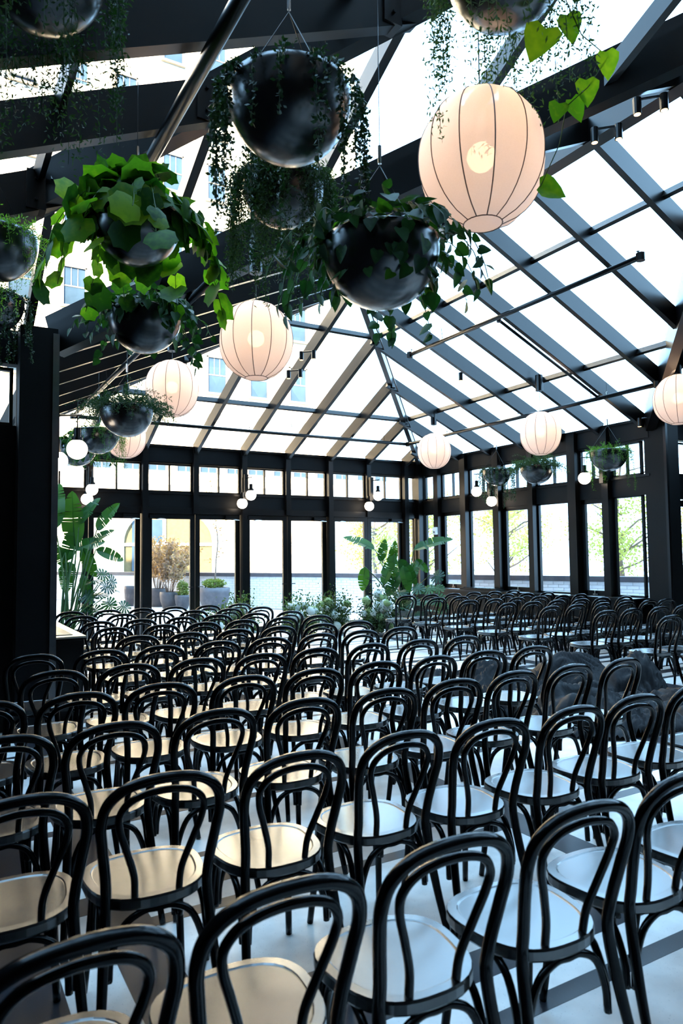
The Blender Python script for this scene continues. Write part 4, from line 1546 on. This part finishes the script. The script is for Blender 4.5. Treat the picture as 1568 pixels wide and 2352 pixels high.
def flowers(label, px, py, d, wpx, hpx, seed, nb=22):
    rnd = random.Random(seed)
    b = at(px, py, d)
    b.z = 0
    r = thing('floral_arrangement', label, 'flowers', tuple(b), group='white and green flower clumps in front of the doors')
    wd, h = wpx / FPX * d / 2, hpx / FPX * d
    part('base_dish', MB().lathe([(.001, 0), (wd * .55, 0), (wd * .6, .05), (.001, .05)], 20, tuple(b)), 'ipot', r)
    m = MB()
    for _ in range(260):
        a = rnd.uniform(0, 2 * pi)
        q = sqrt(rnd.random())
        tip = Vector((cos(a) * q * wd * 1.1, sin(a) * q * wd * .8, .08 + (h * 1.05) * rnd.uniform(.25, 1) * (1 - .35 * q)))
        p0 = Vector((cos(a) * q * wd * .5, sin(a) * q * wd * .4, .05))
        if rnd.random() < .12:
            tip = tip * 1.22
        n_ = 9
        for k in range(n_):
            p = p0.lerp(tip, (k + 2) / (n_ + 1))
            dv = ((tip - p0).normalized() * .6 + rv(rnd)).normalized() * .06 * rnd.uniform(.5, 1.2)
            s_ = dv.cross(rv(rnd)).normalized() * .016
            m.add([p, p + dv * .5 + s_, p + dv, p + dv * .5 - s_], [(0, 1, 2, 3)])
    link('greenery', m.mesh('greenery', 'herb'), r)['kind'] = 'stuff'
    for k in range(nb):
        a = rnd.uniform(0, 2 * pi)
        q = rnd.uniform(.2, 1)
        z = h * (.12 + .75 * rnd.random()) * (1 - .25 * q)
        sc = rnd.uniform(.065, .105)
        o = link('flower', BL[2] if rnd.random() < .34 else BL[rnd.randint(0, 1)], r, (cos(a) * q * wd * .85, sin(a) * q * wd * .65, max(z, .1)), (rnd.random(), rnd.random(), rnd.random()), (sc, sc, sc))


flowers('white and green flower clump nearest the right leafy plant', 872, 1440, 13.9, 105, 118, 1, 30)
flowers('white and green flower clump between two clumps, before the middle doors', 765, 1440, 14.3, 90, 105, 2, 24)
flowers('white and green flower clump with a large pale green hydrangea', 692, 1440, 13.3, 100, 112, 3, 26)
flowers('white and green flower clump left of the others before the second door pair', 545, 1440, 13.3, 105, 112, 4, 22)
flowers('low sparse flower clump leftmost in the row before the doors', 478, 1440, 12.6, 60, 80, 5, 12)

# ------------------------------------------------------------------ terrace pots, shrubs, trees
def pot(label, px, py, wpx, hpx, plant, seed):
    rnd = random.Random(seed)
    b = floor_at(px, py + 7)
    b.z = -.02
    d = (b - CAM).dot(AF)
    R, h = wpx / FPX * d / 2, hpx / FPX * d
    r = thing('terrace_pot', label, 'plant pot', tuple(b), group='dark round pots on the terrace')
    part('pot', MB().lathe([(.001, 0), (R * .66, 0), (R * .92, h * .45), (R, h * .8), (R * .97, h), (R * .90, h), (R * .88, h * .9), (.001, h * .88)], 28, tuple(b)), 'pot', r, True)
    m = MB()
    lf = MB()
    if plant in ('autumn', 'tree'):
        ns, H_ = (14, 1.5) if plant == 'autumn' else (1, 3.0)
        for k in range(ns):
            a = rnd.uniform(0, 2 * pi)
            p = Vector((cos(a) * R * .3, sin(a) * R * .3, h * .88)) if plant == 'autumn' else Vector((0, 0, h * .88))
            dv = Vector((cos(a) * .35, sin(a) * .35, 1)) if plant == 'autumn' else Vector((.03, 0, 1))
            pts = [p]
            for q in range(10):
                dv = (dv.normalized() + rv(rnd, .13)).normalized()
                p = p + dv * H_ / 10
                pts.append(p)
                for u in range(3 if q > 1 else 0):
                    d2_ = (dv + rv(rnd, .9)).normalized()
                    e = p + d2_ * rnd.uniform(.15, .45) * (1.3 if plant == 'tree' else .8)
                    m.tube([p, (p + e) / 2 + rv(rnd, .03), e], .005, 4)
                    for t in range(7 if plant == 'autumn' else 4):
                        c = p.lerp(e, rnd.uniform(.3, 1.05)) + rv(rnd, .06)
                        x_ = rv(rnd).normalized() * .05
                        y_ = rv(rnd).cross(x_).normalized() * .03
                        lf.add([c - x_, c + y_, c + x_, c - y_], [(0, 1, 2, 3)])
            m.tube(pts, [(.012 if plant == 'autumn' else .03) * (1 - i / 12) for i in range(11)], 5)
        link('branches', m.mesh('branches', 'twig'), r)
        link('foliage', lf.mesh('foliage', 'autumn'), r)['kind'] = 'stuff'
    if plant in ('shrub', 'tree'):
        lf = MB()
        for k in range(700):
            v = rv(rnd).normalized() * rnd.uniform(.5, 1)
            c = Vector((v.x * R * .8, v.y * R * .8, h + .12 + v.z * (.35 if plant == 'shrub' else .15)))
            x_ = rv(rnd).normalized() * .05
            y_ = rv(rnd).cross(x_).normalized() * .02
            lf.add([c - x_, c + y_, c + x_, c - y_], [(0, 1, 2, 3)])
        link('shrub_foliage', lf.mesh('shrub_foliage', 'shrub'), r)['kind'] = 'stuff'


pot('small dark terrace pot half hidden behind the first door post', 298, 1384, 26, 46, 'none', 1)
pot('dark terrace pot with brown leafed shrub, leftmost in the second door', 364, 1385, 46, 42, 'autumn', 2)
pot('dark terrace pot with brown leafed shrub, middle of the door view', 388, 1389, 42, 38, 'autumn', 3)
pot('dark terrace pot with a round green shrub', 419, 1390, 36, 32, 'shrub', 4)
pot('widest dark terrace pot with a thin young tree', 492, 1393, 72, 52, 'tree', 5)


def tree(label, x, y, h, rad, seed, n=3000):
    rnd = random.Random(seed)
    r = thing('street_tree', label, 'tree', (x, y, -3), group='sunlit trees beyond the parapet')
    m = MB().tube(spline([(0, 0, 0), (.1, .1, h * .3), (-.1, .2, h * .6), (.1, 0, h * .9)], 3), [.16 - .014 * i for i in range(10)], 7)
    for k in range(16):
        z = h * rnd.uniform(.3, .8)
        a = rnd.uniform(0, 2 * pi)
        e = Vector((cos(a), sin(a), .5)) * rad * rnd.uniform(.5, .95)
        m.tube([(0, 0, z), e * .5 + Vector((0, 0, z)) + rv(rnd, .2), e + Vector((0, 0, z))], [.05, .035, .012], 5)
    link('trunk', m.mesh('trunk', 'twig'), r)
    lf = MB()
    cl = [rv(rnd).normalized() * rad * rnd.uniform(.3, 1) for _ in range(34)]
    for k in range(n):
        c = cl[k % 34] + rv(rnd, rad * .22)
        c = Vector((c.x, c.y, h * .62 + c.z * 1.05))
        x_ = rv(rnd).normalized() * .065
        y_ = rv(rnd).cross(x_).normalized() * .045
        lf.add([c - x_, c + y_, c + x_, c - y_], [(0, 1, 2, 3)])
    link('crown', lf.mesh('crown', 'tree'), r)['kind'] = 'stuff'


tree('sunlit tree outside the tall window nearest the right column', 22.5, 13.6, 8.5, 2.4, 1)
tree('sunlit tree outside the middle of the right window wall', 23.5, 18.4, 9.5, 2.3, 2)
tree('sunlit tree outside the third tall window from the far corner', 19.6, 20.9, 8.8, 1.9, 3)
tree('sunlit tree seen through the windows nearest the far corner', 19.5, 26.0, 8.2, 2.3, 4)
tree('sunlit tree beyond the glass door at the right edge', 23, 9.0, 6.5, 1.8, 5)
tree('reddish sunlit tree behind the last door before the corner', 20.2, 31.0, 8.4, 1.9, 6)
